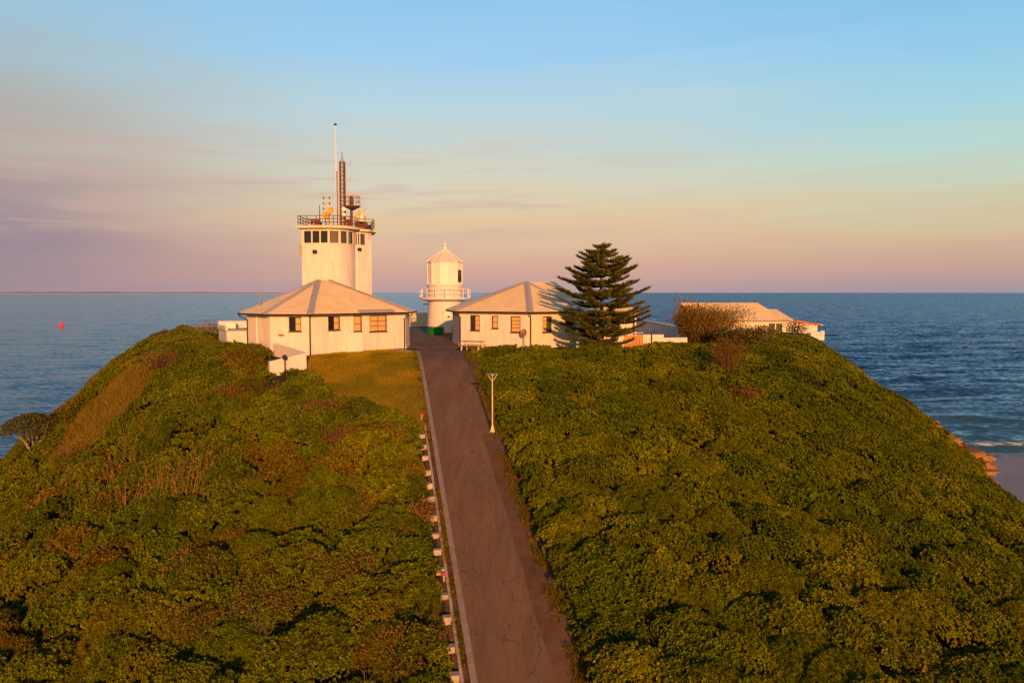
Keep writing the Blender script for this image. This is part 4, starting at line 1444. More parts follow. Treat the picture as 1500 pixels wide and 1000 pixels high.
    # small mast with yellow dishes
    xa = P(478.5, 300, 79.2).x
    zt = P(478, 289, 79.2).z
    t = thing('dish_mast', (xa, 79.2, ROOF), 'short white mast carrying two yellow dishes at left of the tower roof', 'mast')
    m = MB()
    for s in (-1, 1):
        m.tube([(xa + s * .12, 79.2, ROOF - .01), (xa + s * .12, 79.2, zt)], 0.045, 6)
    for z in np.arange(ROOF + .2, zt, 0.3):
        m.bar((xa - .12, 79.2, z), (xa + .12, 79.2, z + .14), 0.035)
    m.build('mast', 'lampyellow', t)
    for y in (290, 298, 306, 313):
        z = P(478, y, 79.2).z
        b = MB()
        for s in (-1, 1):
            b.box((xa + s * .30, 79.15, z), (0.09, 0.1, 0.26)); b.bar((xa, 79.2, z), (xa + s * .3, 79.16, z), .03)
        b.build('dipole_pair', 'rust', t)
    for px, py, r_ in ((476.8, 315.5, 0.36), (484.8, 308, 0.31)):
        c = P(px, py, 78.7)
        d = MB().lathe((0, 0, 0), [(0.02, -0.16), (r_ * .6, -0.10), (r_, 0.04), (r_ * .97, 0.05), (r_ * .55, -0.06), (0.02, -0.12)], 20)
        for v in d.v:
            v.xyz = (v.x * .96, -v.z - .25 * v.x, v.y)
            v.xyz = v + c
        d.bar(c + Vector((0, 0.1, 0)), (xa, 79.2, c.z), 0.06)
        d.build('dish', 'dish', t, smooth='auto')
    # thin whip at the left
    xw = P(468.2, 320, 77.6).x
    t = thing('whip_antenna', (xw, 77.6, ROOF), 'thin dark whip antenna behind the left roof railing', 'antenna')
    MB().tube([(xw, 77.6, ROOF - .01), (xw, 77.6, P(468, 300.5, 77.6).z)], [0.05, 0.03], 6).build('whip', 'dark', t)
    MB().lathe((xw, 77.6, ROOF - .01), [(0.2, 0), (0.2, 0.06), (0.06, 0.1), (0.06, 0.3)], 10).build('base', 'rust', t)
    # plant cabinets and small gear, each on the roof deck
    for k, (px, Y, w, d, h, m_, nm, lab) in enumerate((
            (462, 78.0, 0.9, 0.7, 0.62, 'rust', 'roof_cabinet', 'rusty cabinet behind the railing at the left of the tower roof'),
            (467, 79.0, 0.6, 0.6, 0.5, 'dark', 'roof_vent', 'dark roof vent beside the thin whip antenna'),
            (510, 79.2, 0.8, 0.6, 0.7, 'rust', 'roof_cabinet', 'rusty cabinet under the radar platform'))):
        x = P(px, 330, Y).x
        t = thing(nm, (x, Y, ROOF), lab, 'cabinet' if 'cab' in nm else 'vent')
        MB().box((x, Y, ROOF + h / 2), (w, d, h), 0.2).build('casing', m_, t, bevel=0.03)
        MB().box((x, Y, ROOF + h + .03), (w * 1.1, d * 1.1, 0.06), 0.2).build('lid', 'rust', t)
        MB().box((x - .1, Y - d / 2 - .02, ROOF + h * .5), (0.05, 0.05, h * .4), 0.2).build('handle', 'steel', t)
    # cluster of aerials at the right end
    xb = P(530, 320, 81.0).x
    t = thing('aerial_cluster', (xb, 81.0, 11.08), 'cluster of yellow and steel aerials at the right end of the tower roof', 'antenna')
    MB().box((xb - .1, 81.2, 11.5), (1.2, 0.8, 0.85), 0.1).build('cabinet', 'rust', t, bevel=0.03)
    MB().box((xb + .62, 81.0, 11.35), (0.5, 0.5, 0.55), 0.3).build('cabinet', 'dark', t, bevel=0.03)
    for px, py, m_ in ((521.5, 318, 'dish'), (526.5, 312, 'dish'), (530, 320, 'trim'), (534.5, 313, 'steel')):
        c = P(px, py, 80.0)
        b = MB().tube([(c.x, 80.0, 11.9), (c.x, 80.0, c.z + .35)], 0.05, 6)
        b.box((c.x, 79.9, c.z), (0.32, 0.18, 0.55), 0.3)
        b.tube([(c.x - .2, 79.95, c.z + .3), (c.x + .25, 79.9, c.z + .55)], 0.025, 5)
        b.build('aerial', m_, t)
    for k in range(3):
        MB().tube([(xb + .9 + .1 * k, 80.1, 11.6), (xb + 1.15 + .12 * k, 79.6, 11.1 - .18 * k), (xb + .9, 79.4, 10.6 - .2 * k)], 0.02, 5).build('cable', 'dark', t)
roof_gear()

# --- lighthouse
def lighthouse():
    cx, cy = P(652.2, 470, 92.0).x, 92.0
    root = thing('lighthouse', (cx, cy, 0), 'short white lighthouse with railed gallery and green base between the cottages', 'lighthouse')
    Z = lambda y: P(652, y, 92.0).z
    c = (cx, cy, 0)
    MB().lathe(c, [(2.16, -0.5), (2.13, Z(477.5))], 40).build('base_band', 'green', root, smooth='auto')
    MB().lathe(c, [(2.09, Z(477.5)), (1.90, Z(441))], 40).build('tower_wall', 'render', root, smooth='auto')
    MB().lathe(c, [(1.9, Z(441.5)), (2.35, Z(440)), (2.85, Z(438.6)), (2.95, Z(438.4)), (2.95, Z(435.6)), (2.0, Z(435.6))], 40).build('gallery', 'render', root, smooth='auto')
    MB().lathe(c, [(2.03, Z(435.8)), (2.03, Z(419.5)), (2.12, Z(419)), (2.12, Z(417)), (2.0, Z(416.6))], 40).build('drum_wall', 'render', root, smooth='auto')
    # lantern room: flat panels
    n = 12
    st = 2 * math.pi / n
    a0 = R(-90 + 3) - st / 2
    r_ = 2.03
    V = [(cx + r_ * math.cos(a0 + k * st), cy + r_ * math.sin(a0 + k * st)) for k in range(n)]
    z0, z1 = Z(416.6), Z(384)
    for k in range(n):
        A, B = V[k], V[(k + 1) % n]
        mb = MB()
        ops = []
        L = math.hypot(B[0] - A[0], B[1] - A[1])
        win = k == 2
        if win:
            ops = [(0.10, Z(413.5), L - 0.20, Z(396) - Z(413.5), 2, 2, ('glass', 'glass_green', 'glass', 'glass_green'))]
        fr = facade(mb, A, B, z0, z1, ops, 0.08)
        mb.build('lantern_panel', 'trim', root)
        for o in ops:
            window(root, fr, *o, sill=False, depth=0.08, bar=0.06)
        MB().tube([(A[0], A[1], z0), (A[0], A[1], z1)], 0.055, 8).build('corner_post', 'trim', root)
    # panel ribs on the bright front pane
    A, B = Vector(V[0]), Vector(V[1])
    for t in (0.2, 0.4, 0.6, 0.8):
        p = A + (B - A) * t
        MB().bar((p.x, p.y - .01, z0 + .1), (p.x, p.y - .01, z1 - .1), 0.04).build('panel_rib', 'trim', root)
    # faceted roof with ribs
    rr = 2.16
    E = [Vector((cx + rr * math.cos(a0 + k * st), cy + rr * math.sin(a0 + k * st), z1)) for k in range(n)]
    T = [Vector((cx + .22 * math.cos(a0 + k * st), cy + .22 * math.sin(a0 + k * st), Z(366))) for k in range(n)]
    ro = MB().add(E + T + [e - Vector((0, 0, .08)) for e in E], [(k, (k + 1) % n, n + (k + 1) % n, n + k) for k in range(n)] + [tuple(range(n, 2 * n))] + [(2 * n + k, 2 * n + (k + 1) % n, (k + 1) % n, k) for k in range(n)] + [tuple(range(2 * n, 3 * n))[::-1]]).build('roof', 'render', root)
    for k in range(n):
        MB().tube([E[k] + Vector((0, 0, .01)), T[k] + Vector((0, 0, .01))], 0.045, 6).build('roof_rib', 'trim', ro)
    MB().lathe((cx, cy, Z(366.4)), [(0.24, 0), (0.2, .1), (0.16, .45), (0.3, .52), (0.3, .6), (0.12, .74), (0.03, .98)], 14).build('finial', 'trim', ro, smooth='auto')
    # gallery railing
    zg, h = Z(435.6), 1.02
    for k in range(16):
        a = R(22.5 * k + 5)
        x, y = cx + 2.86 * math.cos(a), cy + 2.86 * math.sin(a)
        MB().tube([(x, y, zg - .01), (x, y, zg + h)], 0.045, 6).build('rail_post', 'trim', root)
    for z in (0.5, 1.0):
        MB().tube([(cx + 2.86 * math.cos(R(10 * k)), cy + 2.86 * math.sin(R(10 * k)), zg + z) for k in range(37)], 0.03, 6, caps=False).build('rail', 'trim', root)
    for k in range(4):
        a = R(205 + 8 * k)
        pass
    # bracket light under the gallery, entrance buttress
    MB().bar((cx - 1.9, cy - .3, Z(445.5)), (cx - 2.5, cy - .4, Z(445.5)), 0.14).build('bracket_light', 'dark', root)
    bx = P(656, 470, 89.8).x
    e = MB().box((bx, 90.05, (0.3 + Z(456)) / 2), (0.86, 0.6, Z(456) - 0.3))
    e.box((bx, 90.05, Z(456) + .08), (1.0, 0.74, 0.16))
    e.build('porch', 'trim', root, bevel=0.02)
    MB().box((bx, 89.95, 0.1), (0.95, 0.9, 0.42)).build('porch_step', 'tile', root)
    MB().box((bx + .12, 89.72, Z(463)), (0.28, 0.12, 0.18)).build('porch_lamp', 'dark', root)
    MB().box((bx - .02, 89.73, Z(469.5)), (0.5, 0.05, 1.15)).build('porch_door', 'render', root)
lighthouse()

# --- walls on the hilltop
def wall_run(name, pts, tops, th, base, label, m='render', cap=True):
    root = thing(name, (pts[0][0], pts[0][1], base), label, 'wall')
    for i in range(len(pts) - 1):
        a, b = Vector(pts[i]), Vector(pts[i + 1])
        d = (b - a).normalized(); n = Vector((d.y, -d.x)) * th / 2
        q = [a + n, b + n, b - n, a - n]
        MB().prism(q, base, [tops[i], tops[i + 1], tops[i + 1], tops[i]]).build('wall', m, root)
        if cap:
            n2 = n * 1.25
            q = [a + n2, b + n2, b - n2, a - n2]
            t0, t1 = tops[i] + .002, tops[i + 1] + .002
            MB().prism(q, [t0, t1, t1, t0], [t0 + .06, t1 + .06, t1 + .06, t0 + .06]).build('coping', 'trim', root)
    return root

w = wall_run('boundary_wall', [(-15.6, 112), (-10.6, 112)], [1.9, 1.95], 0.3, -0.2, 'cream boundary wall between the left cottage and the lighthouse', 'render2')
# compound wall right of the pine, with a gate
def compound():
    root = thing('compound_wall', (11, 66, -0.3), 'white compound wall with thick end pier right of the pine', 'wall')
    Z = lambda y: P(950, y, 66.0).z
    X = lambda x: P(x, 495, 66.0).x
    b = -0.6
    MB().prism([(X(899), 65.6), (X(909), 65.6), (X(909), 66.6), (X(899), 66.6)], b, Z(486)).build('pier', 'render', root, bevel=0.03)
    MB().prism([(X(909), 65.85), (X(914), 65.85), (X(914), 66.1), (X(909), 66.1)], b, Z(490.5)).build('wall', 'render', root)
    MB().prism([(X(941.2), 65.85), (X(972), 65.9), (X(972), 66.15), (X(941.2), 66.1)], b, Z(489.8)).build('wall', 'render', root)
    MB().prism([(X(972), 65.9), (X(1008), 66.3), (X(1008), 66.55), (X(972), 66.15)], b, Z(494.5)).build('wall', 'render', root)
    MB().prism([(X(953), 65.80), (X(955), 65.80), (X(955), 65.848), (X(953), 65.848)], b, Z(489.5)).build('pilaster', 'frame', root)
    g = thing('gate', (X(927), 65.9, -0.4), 'golden timber gate set in the white wall right of the pine', 'gate')
    n = 6
    for k in range(n):
        x0 = X(914.2) + (X(941) - X(914.2)) * k / n
        x1 = X(914.2) + (X(941) - X(914.2)) * (k + 1) / n - 0.02
        MB().box(((x0 + x1) / 2, 65.9 + .008 * (k % 2), (Z(491.5) - 0.4) / 2), (x1 - x0, 0.05, Z(491.5) + 0.4)).build('board', 'gatewood', g)
    for z in (0.15, 0.95):
        MB().bar((X(914.2), 65.96, z), (X(941), 65.96, z), 0.05, 0.09).build('ledge', 'gatewood', g)
    # rail behind, on top of the yard wall
    r_ = thing('yard_fence', (X(925), 68.5, 0), 'low grey railed fence behind the timber gate', 'fence')
    for k in range(6):
        x = P(912 + 6 * k, 495, 68.5).x
        MB().tube([(x, 68.5, -.3), (x, 68.5, P(920, 487, 68.5).z)], 0.04, 6).build('post', 'steel', r_)
    for z in (P(920, 487.3, 68.5).z, P(920, 491, 68.5).z):
        MB().bar((P(912, 490, 68.5).x, 68.5, z), (P(942, 490, 68.5).x, 68.5, z), 0.06).build('rail', 'steel', r_)
compound()
wall_run('yard_wall', [(14.0, 89.0), (15.4, 83.2), (16.7, 78.0), (17.5, 74.5)], [1.85, 1.62, 1.35, 1.15], 0.3, -0.5, 'grey shaded yard wall behind the compound wall, sea beyond')
wall_run('garden_wall', [(5.3, 65.6), (8.1, 65.6)], [0.72, 0.72], 0.25, -0.5, 'low white garden wall at the foot of the pine')

def left_store():
    root = thing('store_shed', (-25.0, 70, 0), 'small white flat-roofed store with parapets left of the left cottage', 'shed')
    pl = [(-24.4, 68.0), (-22.7, 68.6), (-23.6, 73.4), (-26.7, 72.4)]
    zt = P(340, 485, 68.2).z
    MB().prism(pl, -0.8, zt).build('wall', 'render', root)
    MB().prism([tuple(p) for p in offset_poly(pl, 0.10)], zt + .002, zt + .09).build('roof', 'cap', root)
    for a, b, h in ((3, 0, .30), (2, 3, .62)):
        p, q = Vector(pl[a]), Vector(pl[b])
        MB().bar((p.x, p.y, zt + .09 + h / 2), (q.x, q.y, zt + .09 + h / 2), 0.2, h).build('parapet', 'render', root)
    MB().box((-25.2, 71.5, zt + .35), (0.8, 0.6, 0.5), 0.2).build('roof_hatch', 'trim', root, bevel=.02)
left_store()

def stair_walls():
    root = thing('stair_parapet', (-15.6, 58.5, -0.6), 'white sloping parapet walls of the steps at the lawn corner', 'wall')
    c = Vector((-15.05, 57.9)); a = Vector((-18.45, 61.85)); b = Vector((-17.15, 56.1))
    def run(p, q, zp, zq, th, base):
        d = (q - p).normalized(); n = Vector((d.y, -d.x)) * th / 2
        MB().prism([p + n, q + n, q - n, p - n], base, [zp, zq, zq, zp]).build('parapet', 'render', root)
        n2 = n * 1.3
        MB().prism([p + n2, q + n2, q - n2, p - n2], [zp + .002, zq + .002, zq + .002, zp + .002], [zp + .07, zq + .07, zq + .07, zp + .07]).build('coping', 'trim', root)
    run(a, c + (a - c).normalized() * .14, 0.80, 0.36, 0.30, -1.2)
    run(c, b, 0.38, -0.10, 0.24, -1.6)
    for k in range(5):
        p = c + (b - c) * (0.3 + .15 * k) + Vector((-.9, .9)) * 1.0
        MB().box((p.x, p.y, -0.35 - .12 * k), (0.5, 1.4, 0.3), R(-40)).build('step', 'concrete', root)
    bl = thing('path_light', (-16.1, 56.6, -0.8), 'small dark path light on a thin post before the step parapet', 'lamp')
    x, y = P(417, 530, 56.2).x, 56.2
    bl.location = (x, y, -1.0)
    MB().tube([(x, y, -1.5), (x, y, P(417, 525, y).z)], 0.035, 6).build('post', 'dark', bl)
    MB().lathe((x, y, P(417, 527, y).z), [(0.05, 0), (0.17, .1), (0.17, .28), (0.08, .36)], 12).build('lamp_head', 'dark', bl)
stair_walls()

# ------------------------------------------------------------------ retaining wall with buttress piers on the left of the road
def retaining_wall():
    root = thing('retaining_wall', (float(xr(40)) - 2.55, 40, float(zr(40))), 'low white retaining wall with blocky piers left of the road', 'wall')
    off = -2.36
    ys = np.arange(14, 48.6, 0.6)
    vs, fs = [], []
    for y in ys:
        x, z = float(xr(y)) + off, float(zr(y))
        vs += [(x - .06, y, z - .9), (x - .06, y, z + .10), (x + .06, y, z + .10), (x + .06, y, z - .1)]
    for i in range(len(ys) - 1):
        for k in range(3):
            fs.append((i * 4 + k, i * 4 + k + 1, i * 4 + k + 5, i * 4 + k + 4))
    fs += [(0, 1, 2, 3), tuple(len(vs) - 4 + k for k in range(4))[::-1]]
    MB().add(vs, fs).build('wall', 'postwhite', root)
    for px, py in PIERS:
        # each pier stands against the outer face of the wall
        Yc = np.arange(20, 50, 0.05)
        sc = [abs(P(px, py, float(y)).x - (float(xr(y)) + off - 0.20)) + 2 * abs(P(px, py, float(y)).z - (float(zr(y)) - 0.02)) for y in Yc]
        y = float(Yc[int(np.argmin(sc))])
        x, z = float(xr(y)) + off - 0.21, float(zr(y))
        h = 1.3
        z -= random.uniform(0.0, 0.14)
        MB().box((x - .05, y, z + .30 - h / 2), (0.36, 0.34, h), R(9.7) + random.uniform(-.12, .12)).build('pier', 'postwhite', root, bevel=0.02)
    return root
PIERS = [(615, 641), (616.5, 657.5), (619, 673), (622.5, 695), (626.5, 715), (630, 733), (633, 761.5), (636, 786), (640, 811), (645.5, 839), (650, 876), (655, 912.5), (661, 953), (668.5, 996)]
rw = retaining_wall()
def reflectors():
    for px, py, nm, lab in ((652.5, 863.5, 'reflector', 'small red reflector post on the white retaining wall'), (612.5, 635, 'end_marker', 'red marker board at the top end of the white retaining wall')):
        y = 33.2 if py > 700 else 48.9
        x, z = P(px, py, y).x, float(zr(y))
        x = float(xr(y)) - 2.5
        t = thing(nm, (x, y, z), lab, 'marker')
        MB().box((x, y, z + .12), (0.07, 0.05, 0.5)).build('post', 'postwhite', t)
        MB().box((x, y - .035, z + .3), (0.16 if py > 700 else 0.24, 0.02, 0.12)).build('plate', 'red', t)
reflectors()

# ------------------------------------------------------------------ street lamp
def lamp():
    y = 47.2
    x = P(721.3, 630, y).x
    z = gz(x, y)
    Zp = lambda py: P(721, py, y).z
    t = thing('street_lamp', (x, y, z), 'slender cream street lamp with V-shaped head beside the road', 'lamp')
    MB().lathe((x, y, z - .2), [(0.17, 0), (0.17, 0.28), (0.12, 0.36), (0.07, 0.62), (0.045, 0.66)], 14).build('base', 'lampyellow', t, smooth='auto')
    MB().tube([(x, y, z + .3), (x, y, Zp(557))], [0.04, 0.034], 10).build('pole', 'lampyellow', t, smooth='auto')
    zt = Zp(547.5)
    for s in (-1, 1):
        MB().tube([(x, y, Zp(558)), (x + s * .33, y, zt)], 0.022, 8).build('arm', 'lampyellow', t, smooth='auto')
    MB().tube([(x, y, Zp(557)), (x, y, zt - .05)], 0.016, 8).build('stem', 'lampyellow', t)
    MB().lathe((x, y, zt - .03), [(0.30, 0), (0.36, 0.01), (0.36, 0.035), (0.2, 0.055), (0.05, .06)], 18).build('lamp_head', 'steel', t, smooth='auto')
    MB().lathe((x, y, zt - .12), [(0.05, 0), (0.07, .02), (0.07, .085)], 12).build('lamp_glass', 'trim', t, smooth='auto')
lamp()

# ------------------------------------------------------------------ picnic table, dish, buoy
def picnic():
    cx, cy = P(692, 505, 66.3).x, 66.3
    t = thing('picnic_table', (cx, cy, 0.04), 'picnic table with white trestle legs beside the right cottage', 'table')
    rz = R(-20)
    c, s_ = math.cos(rz), math.sin(rz)
    q = lambda a, b, z: (cx + a * c - b * s_, cy + a * s_ + b * c, z)
    for k in range(4):
        b = -0.3 + 0.2 * k
        MB().box(q(0, b, .76), (2.0, .18, .045), rz).build('table_board', 'wood', t)
    for sgn in (-1, 1):
        for k in range(2):
            MB().box(q(0, sgn * (.62 + .15 * k), .46), (2.0, .13, .045), rz).build('seat_board', 'wood', t)
    for a in (-.75, .75):
        MB().bar(q(a, -.72, .42), q(a, .78, .42), .06, .08).build('cross_beam', 'trim', t)
        for sgn in (-1, 1):
            MB().bar(q(a, sgn * .62, 0.03), q(a, sgn * .2, .74), .07).build('leg', 'trim', t)
picnic()

def dish():
    c = P(767, 487.5, 68.6)
    t = thing('satellite_dish', (c.x, 68.75, -0.2), 'round brown satellite dish on a post before the right cottage', 'satellite dish')
    d = MB().lathe((0, 0, 0), [(0.02, 0.12), (0.2, 0.09), (0.36, 0.0), (0.35, -0.02), (0.2, 0.06), (0.02, 0.09)], 22)
    for v in d.v:
        p = Vector((v.x * .85, v.z, v.y))
        p = Matrix.Rotation(R(-28), 3, 'Z') @ Matrix.Rotation(R(-15), 3, 'X') @ p
        v.xyz = p + c
    d.build('reflector', M['dishbrown'], t, smooth='auto')
    MB().tube([(c.x + .05, 68.75, -0.4), (c.x + .05, 68.75, c.z)], 0.035, 8).build('post', 'steel', t)
    MB().bar((c.x, 68.6, c.z - .3), (c.x - .08, 68.1, c.z - .05), .03).build('feed_arm', 'dark', t)
    MB().lathe((c.x - .08, 68.1, c.z - .08), [(0.05, 0), (0.05, .1)], 8).build('feed_horn', 'dark', t)
M['dishbrown'] = mat('brown_dish_paint', (0.30, 0.17, 0.09), 0.5, var=0.15, scale=4)
dish()

def buoy():
    Y = 735.0
    c = P(89.5, 480, Y)
    x = c.x
    z = SEA
    t = thing('channel_buoy', (x, Y, z), 'red navigation buoy floating on the calm sea at left', 'buoy')
    MB().lathe((x, Y, z - .5), [(1.6, 0), (2.1, .5), (2.1, 1.7), (1.5, 2.1), (0.6, 2.2)], 20).build('float', 'buoy', t, smooth='auto')
    MB().lathe((x, Y, z + 1.6), [(1.45, 0), (1.0, 2.6), (0.75, 4.4), (0.4, 4.5)], 8).build('tower', 'buoy', t)
    for k in range(4):
        a = R(45 + 90 * k)
        MB().tube([(x + 1.3 * math.cos(a), Y + 1.3 * math.sin(a), z + 1.7), (x + .5 * math.cos(a), Y + .5 * math.sin(a), z + 6.4)], 0.12, 6).build('leg', 'buoy', t)
    MB().lathe((x, Y, z + 6.0), [(0.6, 0), (0.6, .5), (0.3, .7), (0.3, 1.3), (0.05, 1.6)], 10).build('lantern', 'buoy', t)
buoy()

# ------------------------------------------------------------------ pine
def plain_leaf_mat(name, base, trans=0.2, var=0.35, scale=1.5):
    m = bpy.data.materials.new(name)
    m.use_nodes = True
    n, l = m.node_tree.nodes, m.node_tree.links
    b = n['Principled BSDF']; b.inputs['Roughness'].default_value = 0.6; b.inputs['Specular IOR Level'].default_value = 0.25
    g = n.new('ShaderNodeNewGeometry')
    r = n.new('ShaderNodeMapRange'); r.inputs[3].default_value = 1 - var; r.inputs[4].default_value = 1 + var
    l.new(g.outputs['Random Per Island'], r.inputs[0])
    v = n.new('ShaderNodeVectorMath'); v.operation = 'SCALE'; v.inputs[0].default_value = base
    l.new(r.outputs[0], v.inputs['Scale'])
    l.new(v.outputs[0], b.inputs['Base Color'])
    t = n.new('ShaderNodeBsdfTranslucent'); l.new(v.outputs[0], t.inputs['Color'])
    mx = n.new('ShaderNodeMixShader'); mx.inputs[0].default_value = trans
    l.new(b.outputs[0], mx.inputs[1]); l.new(t.outputs[0], mx.inputs[2]); l.new(mx.outputs[0], n['Material Output'].inputs[0])
    return m
M['needle'] = plain_leaf_mat('pine_needles', (0.115, 0.125, 0.016), 0.25)

def raw_mesh(name, vs, fs, m, parent):
    off = Vector((0, 0, 0)); q = parent
    while q is not None:
        off += Vector(q.location); q = q.parent
    me = bpy.data.meshes.new(name)
    me.from_pydata([(v[0] - off.x, v[1] - off.y, v[2] - off.z) for v in vs], [], fs)
    me.materials.append(m)
    o = bpy.data.objects.new(name, me); col.objects.link(o); o.parent = parent
    return o

def pine():
    x, y = P(881, 480, 65.2).x, 65.2
    zb = gz(x, y) - 0.1
    zt = P(883, 356, y).z
    H = zt - zb
    t = thing('norfolk_pine', (x, y, zb), 'dark tiered Norfolk pine in front of the right cottage', 'tree')
    MB().tube([(x, y, zb - .2), (x + .02, y, zb + H * .3), (x - .03, y, zb + H * .65), (x + .03, y, zt)], [0.24, 0.19, 0.11, 0.02], 10).build('trunk', 'bark', t, smooth='auto')
    rd = random.Random(5)
    # half-widths read along the height, left and right (fraction of height, metres)
    prof = [(0.03, 1.5), (0.10, 2.6), (0.18, 2.9), (0.27, 3.7), (0.36, 4.0), (0.46, 3.65), (0.56, 3.55), (0.66, 3.35), (0.75, 2.9), (0.83, 2.0), (0.90, 1.3), (0.96, .75), (1.0, .25)]
    br = MB()
    vs, fs = [], []
    def quad(a, b, w, up):
        d = (b - a)
        s = d.cross(up)
        if s.length < 1e-6:
            return
        s = s.normalized() * w
        i = len(vs)
        m_ = a + d * .55
        vs.extend([a - s * .4, m_ - s, b, m_ + s]); fs.append((i, i + 1, i + 2, i + 3))
    f = 0.035
    wi = 0
    while f < 0.985:
        Lw = np.interp(f, [p[0] for p in prof], [p[1] for p in prof])
        n = 6 if f < .8 else 5
        a0 = wi * 0.55 + rd.random() * .4
        for k in range(n):
            a = a0 + 6.283 * k / n + rd.uniform(-.12, .12)
            L = Lw * rd.choice((rd.uniform(.55, .85), rd.uniform(.85, 1.12), rd.uniform(.9, 1.08)))
            base = Vector((x, y, zb + H * f + rd.uniform(-.08, .08)))
            o = Vector((math.cos(a), math.sin(a), 0))
            lift = -0.03 + 0.14 * f * f + rd.uniform(-.05, .05)
            wob = rd.uniform(-.025, .025)
            pts = []
            for q in range(9):
                u = q / 8
                pts.append(base + o * L * u + Vector((0, 0, L * (lift * u + 0.12 * u * u - .06 * math.sin(u * 3.14) + wob * math.sin(u * 5 + wob * 90)))))
            br.tube(pts, [0.05 * (1 - .8 * u / 8) + .008 for u in range(9)], 5, caps=False)
            # sprays: branchlets on both sides in one shallow V plane, shorter towards base and tip
            side = o.cross(Vector((0, 0, 1)))
            ns = max(6, int(L * 13))
            for q in range(ns):
                u = 0.18 + 0.82 * (q + rd.random() * .6) / ns
                fi = min(7.999, u * 8); i0 = int(fi)
                p = pts[i0].lerp(pts[i0 + 1], fi - i0)
                tan = (pts[i0 + 1] - pts[i0]).normalized()
                ll = (0.74 * (1 - 0.65 * (u - .18) / .82) + .06) * min(1.0, L / 2.2 + .35) * rd.uniform(.75, 1.15)
                for sg in (-1, 1):
                    d = (tan * rd.uniform(.45, .8) + side * sg * rd.uniform(.6, .95) + Vector((0, 0, rd.uniform(.05, .5)))).normalized()
                    e = p + d * ll
                    mid = p + d * ll * .5 - Vector((0, 0, .03))
                    # leafy rope: three crossed blades plus short needles
                    for up in (Vector((0, 0, 1)), d.cross(Vector((0, 0, 1))).normalized(), (Vector((0, 0, 1)) + d.cross(Vector((0, 0, 1)))).normalized()):
                        quad(p, e, 0.07, up)
                    for j in range(7):
                        c_ = p + d * ll * (.1 + .13 * j)
                        dd = (d * .8 + Vector((rd.uniform(-1, 1), rd.uniform(-1, 1), rd.uniform(-.4, 1)))).normalized()
                        quad(c_, c_ + dd * rd.uniform(.12, .22), 0.032, Vector((rd.random(), rd.random(), rd.random())))
            # upright rope along the branch end
            for up in (Vector((0, 0, 1)), side):
                quad(pts[6], pts[8] + (pts[8] - pts[7]) * .5, .07, up)
        f += (0.053 if f < .75 else .045) * rd.uniform(.6, 1.4)
        wi += 1
    for up in (Vector((1, 0, 0)), Vector((0, 1, 0))):
        quad(Vector((x, y, zt - .6)), Vector((x + .03, y, zt + .15)), .09, up)
    br.build('branches', 'bark', t)
    raw_mesh('crown', vs, fs, M['needle'], t)
pine()

# ------------------------------------------------------------------ single shrubs
def shrub(loc, w, h, leafbase, label, name='shrub', n=900, stems=8, leaf=0.10, seed=1, bark='bark', flat=0.6, group=None, trans=.2, cat='shrub', spiky=0.0):
    rd = random.Random(seed)
    x, y, z = loc
    t = thing(name, (x, y, z), label, cat, group)
    st = MB()
    tips = []
    for k in range(stems):
        a = 6.283 * k / stems + rd.uniform(-.3, .3)
        r = w * rd.uniform(.25, .62)
        hh = h * rd.uniform(.55, .9)
        p0 = Vector((x + rd.uniform(-.08, .08), y + rd.uniform(-.08, .08), z - .15))
        p3 = Vector((x + r * math.cos(a), y + r * math.sin(a), z + hh))
        p1 = p0.lerp(p3, .4) + Vector((0, 0, .12 * h))
        tips.append(p1); tips.append(p1.lerp(p3, .5))
        st.tube([p0, p1, p3], [.045 * h ** .5, .03 * h ** .5, .012], 5, caps=False)
        tips.append(p3)
        for j in range(2):
            q = p1.lerp(p3, rd.uniform(.2, .7))
            e = q + Vector((rd.uniform(-.35, .35) * w, rd.uniform(-.35, .35) * w, rd.uniform(.15, .4) * h))
            st.tube([q, e], [.02, .006], 4, caps=False)
            tips.append(e)
    st.build('stems', bark, t)
    vs, fs = [], []
    for k in range(n):
        c = rd.choice(tips)
        d = Vector((rd.gauss(0, 1), rd.gauss(0, 1), rd.gauss(.25, .8))).normalized()
        p = c + Vector((d.x * w * .33, d.y * w * .33, d.z * h * .26)) * rd.random() ** .45
        dirn = (d + Vector((rd.uniform(-.7, .7), rd.uniform(-.7, .7), rd.uniform(-.1, .9) + spiky))).normalized()
        s = dirn.orthogonal().normalized()
        s = (Matrix.Rotation(rd.random() * 6.28, 3, dirn) @ s)
        L = leaf * rd.uniform(.7, 1.5)
        i = len(vs)
        m_ = p + dirn * L * .55
        wd = L * (.24 if spiky < .5 else .1)
        vs += [p, m_ + s * wd, p + dirn * L, m_ - s * wd]; fs.append((i, i + 1, i + 2, i + 3))
    m = plain_leaf_mat(name + '_leaf', leafbase, trans, .4)
    raw_mesh('crown', vs, fs, m, t)
    return t

RUST, OLIVE, GOLD, PINKGREY, DEEP = (0.155, 0.078, 0.010), (0.10, 0.095, 0.016), (0.26, 0.14, 0.018), (0.20, 0.12, 0.085), (0.04, 0.07, 0.016)
def put(px, py, lift=0.0):
    v = on_ground(px, py, lift)
    return (v.x, v.y, gz(v.x, v.y))

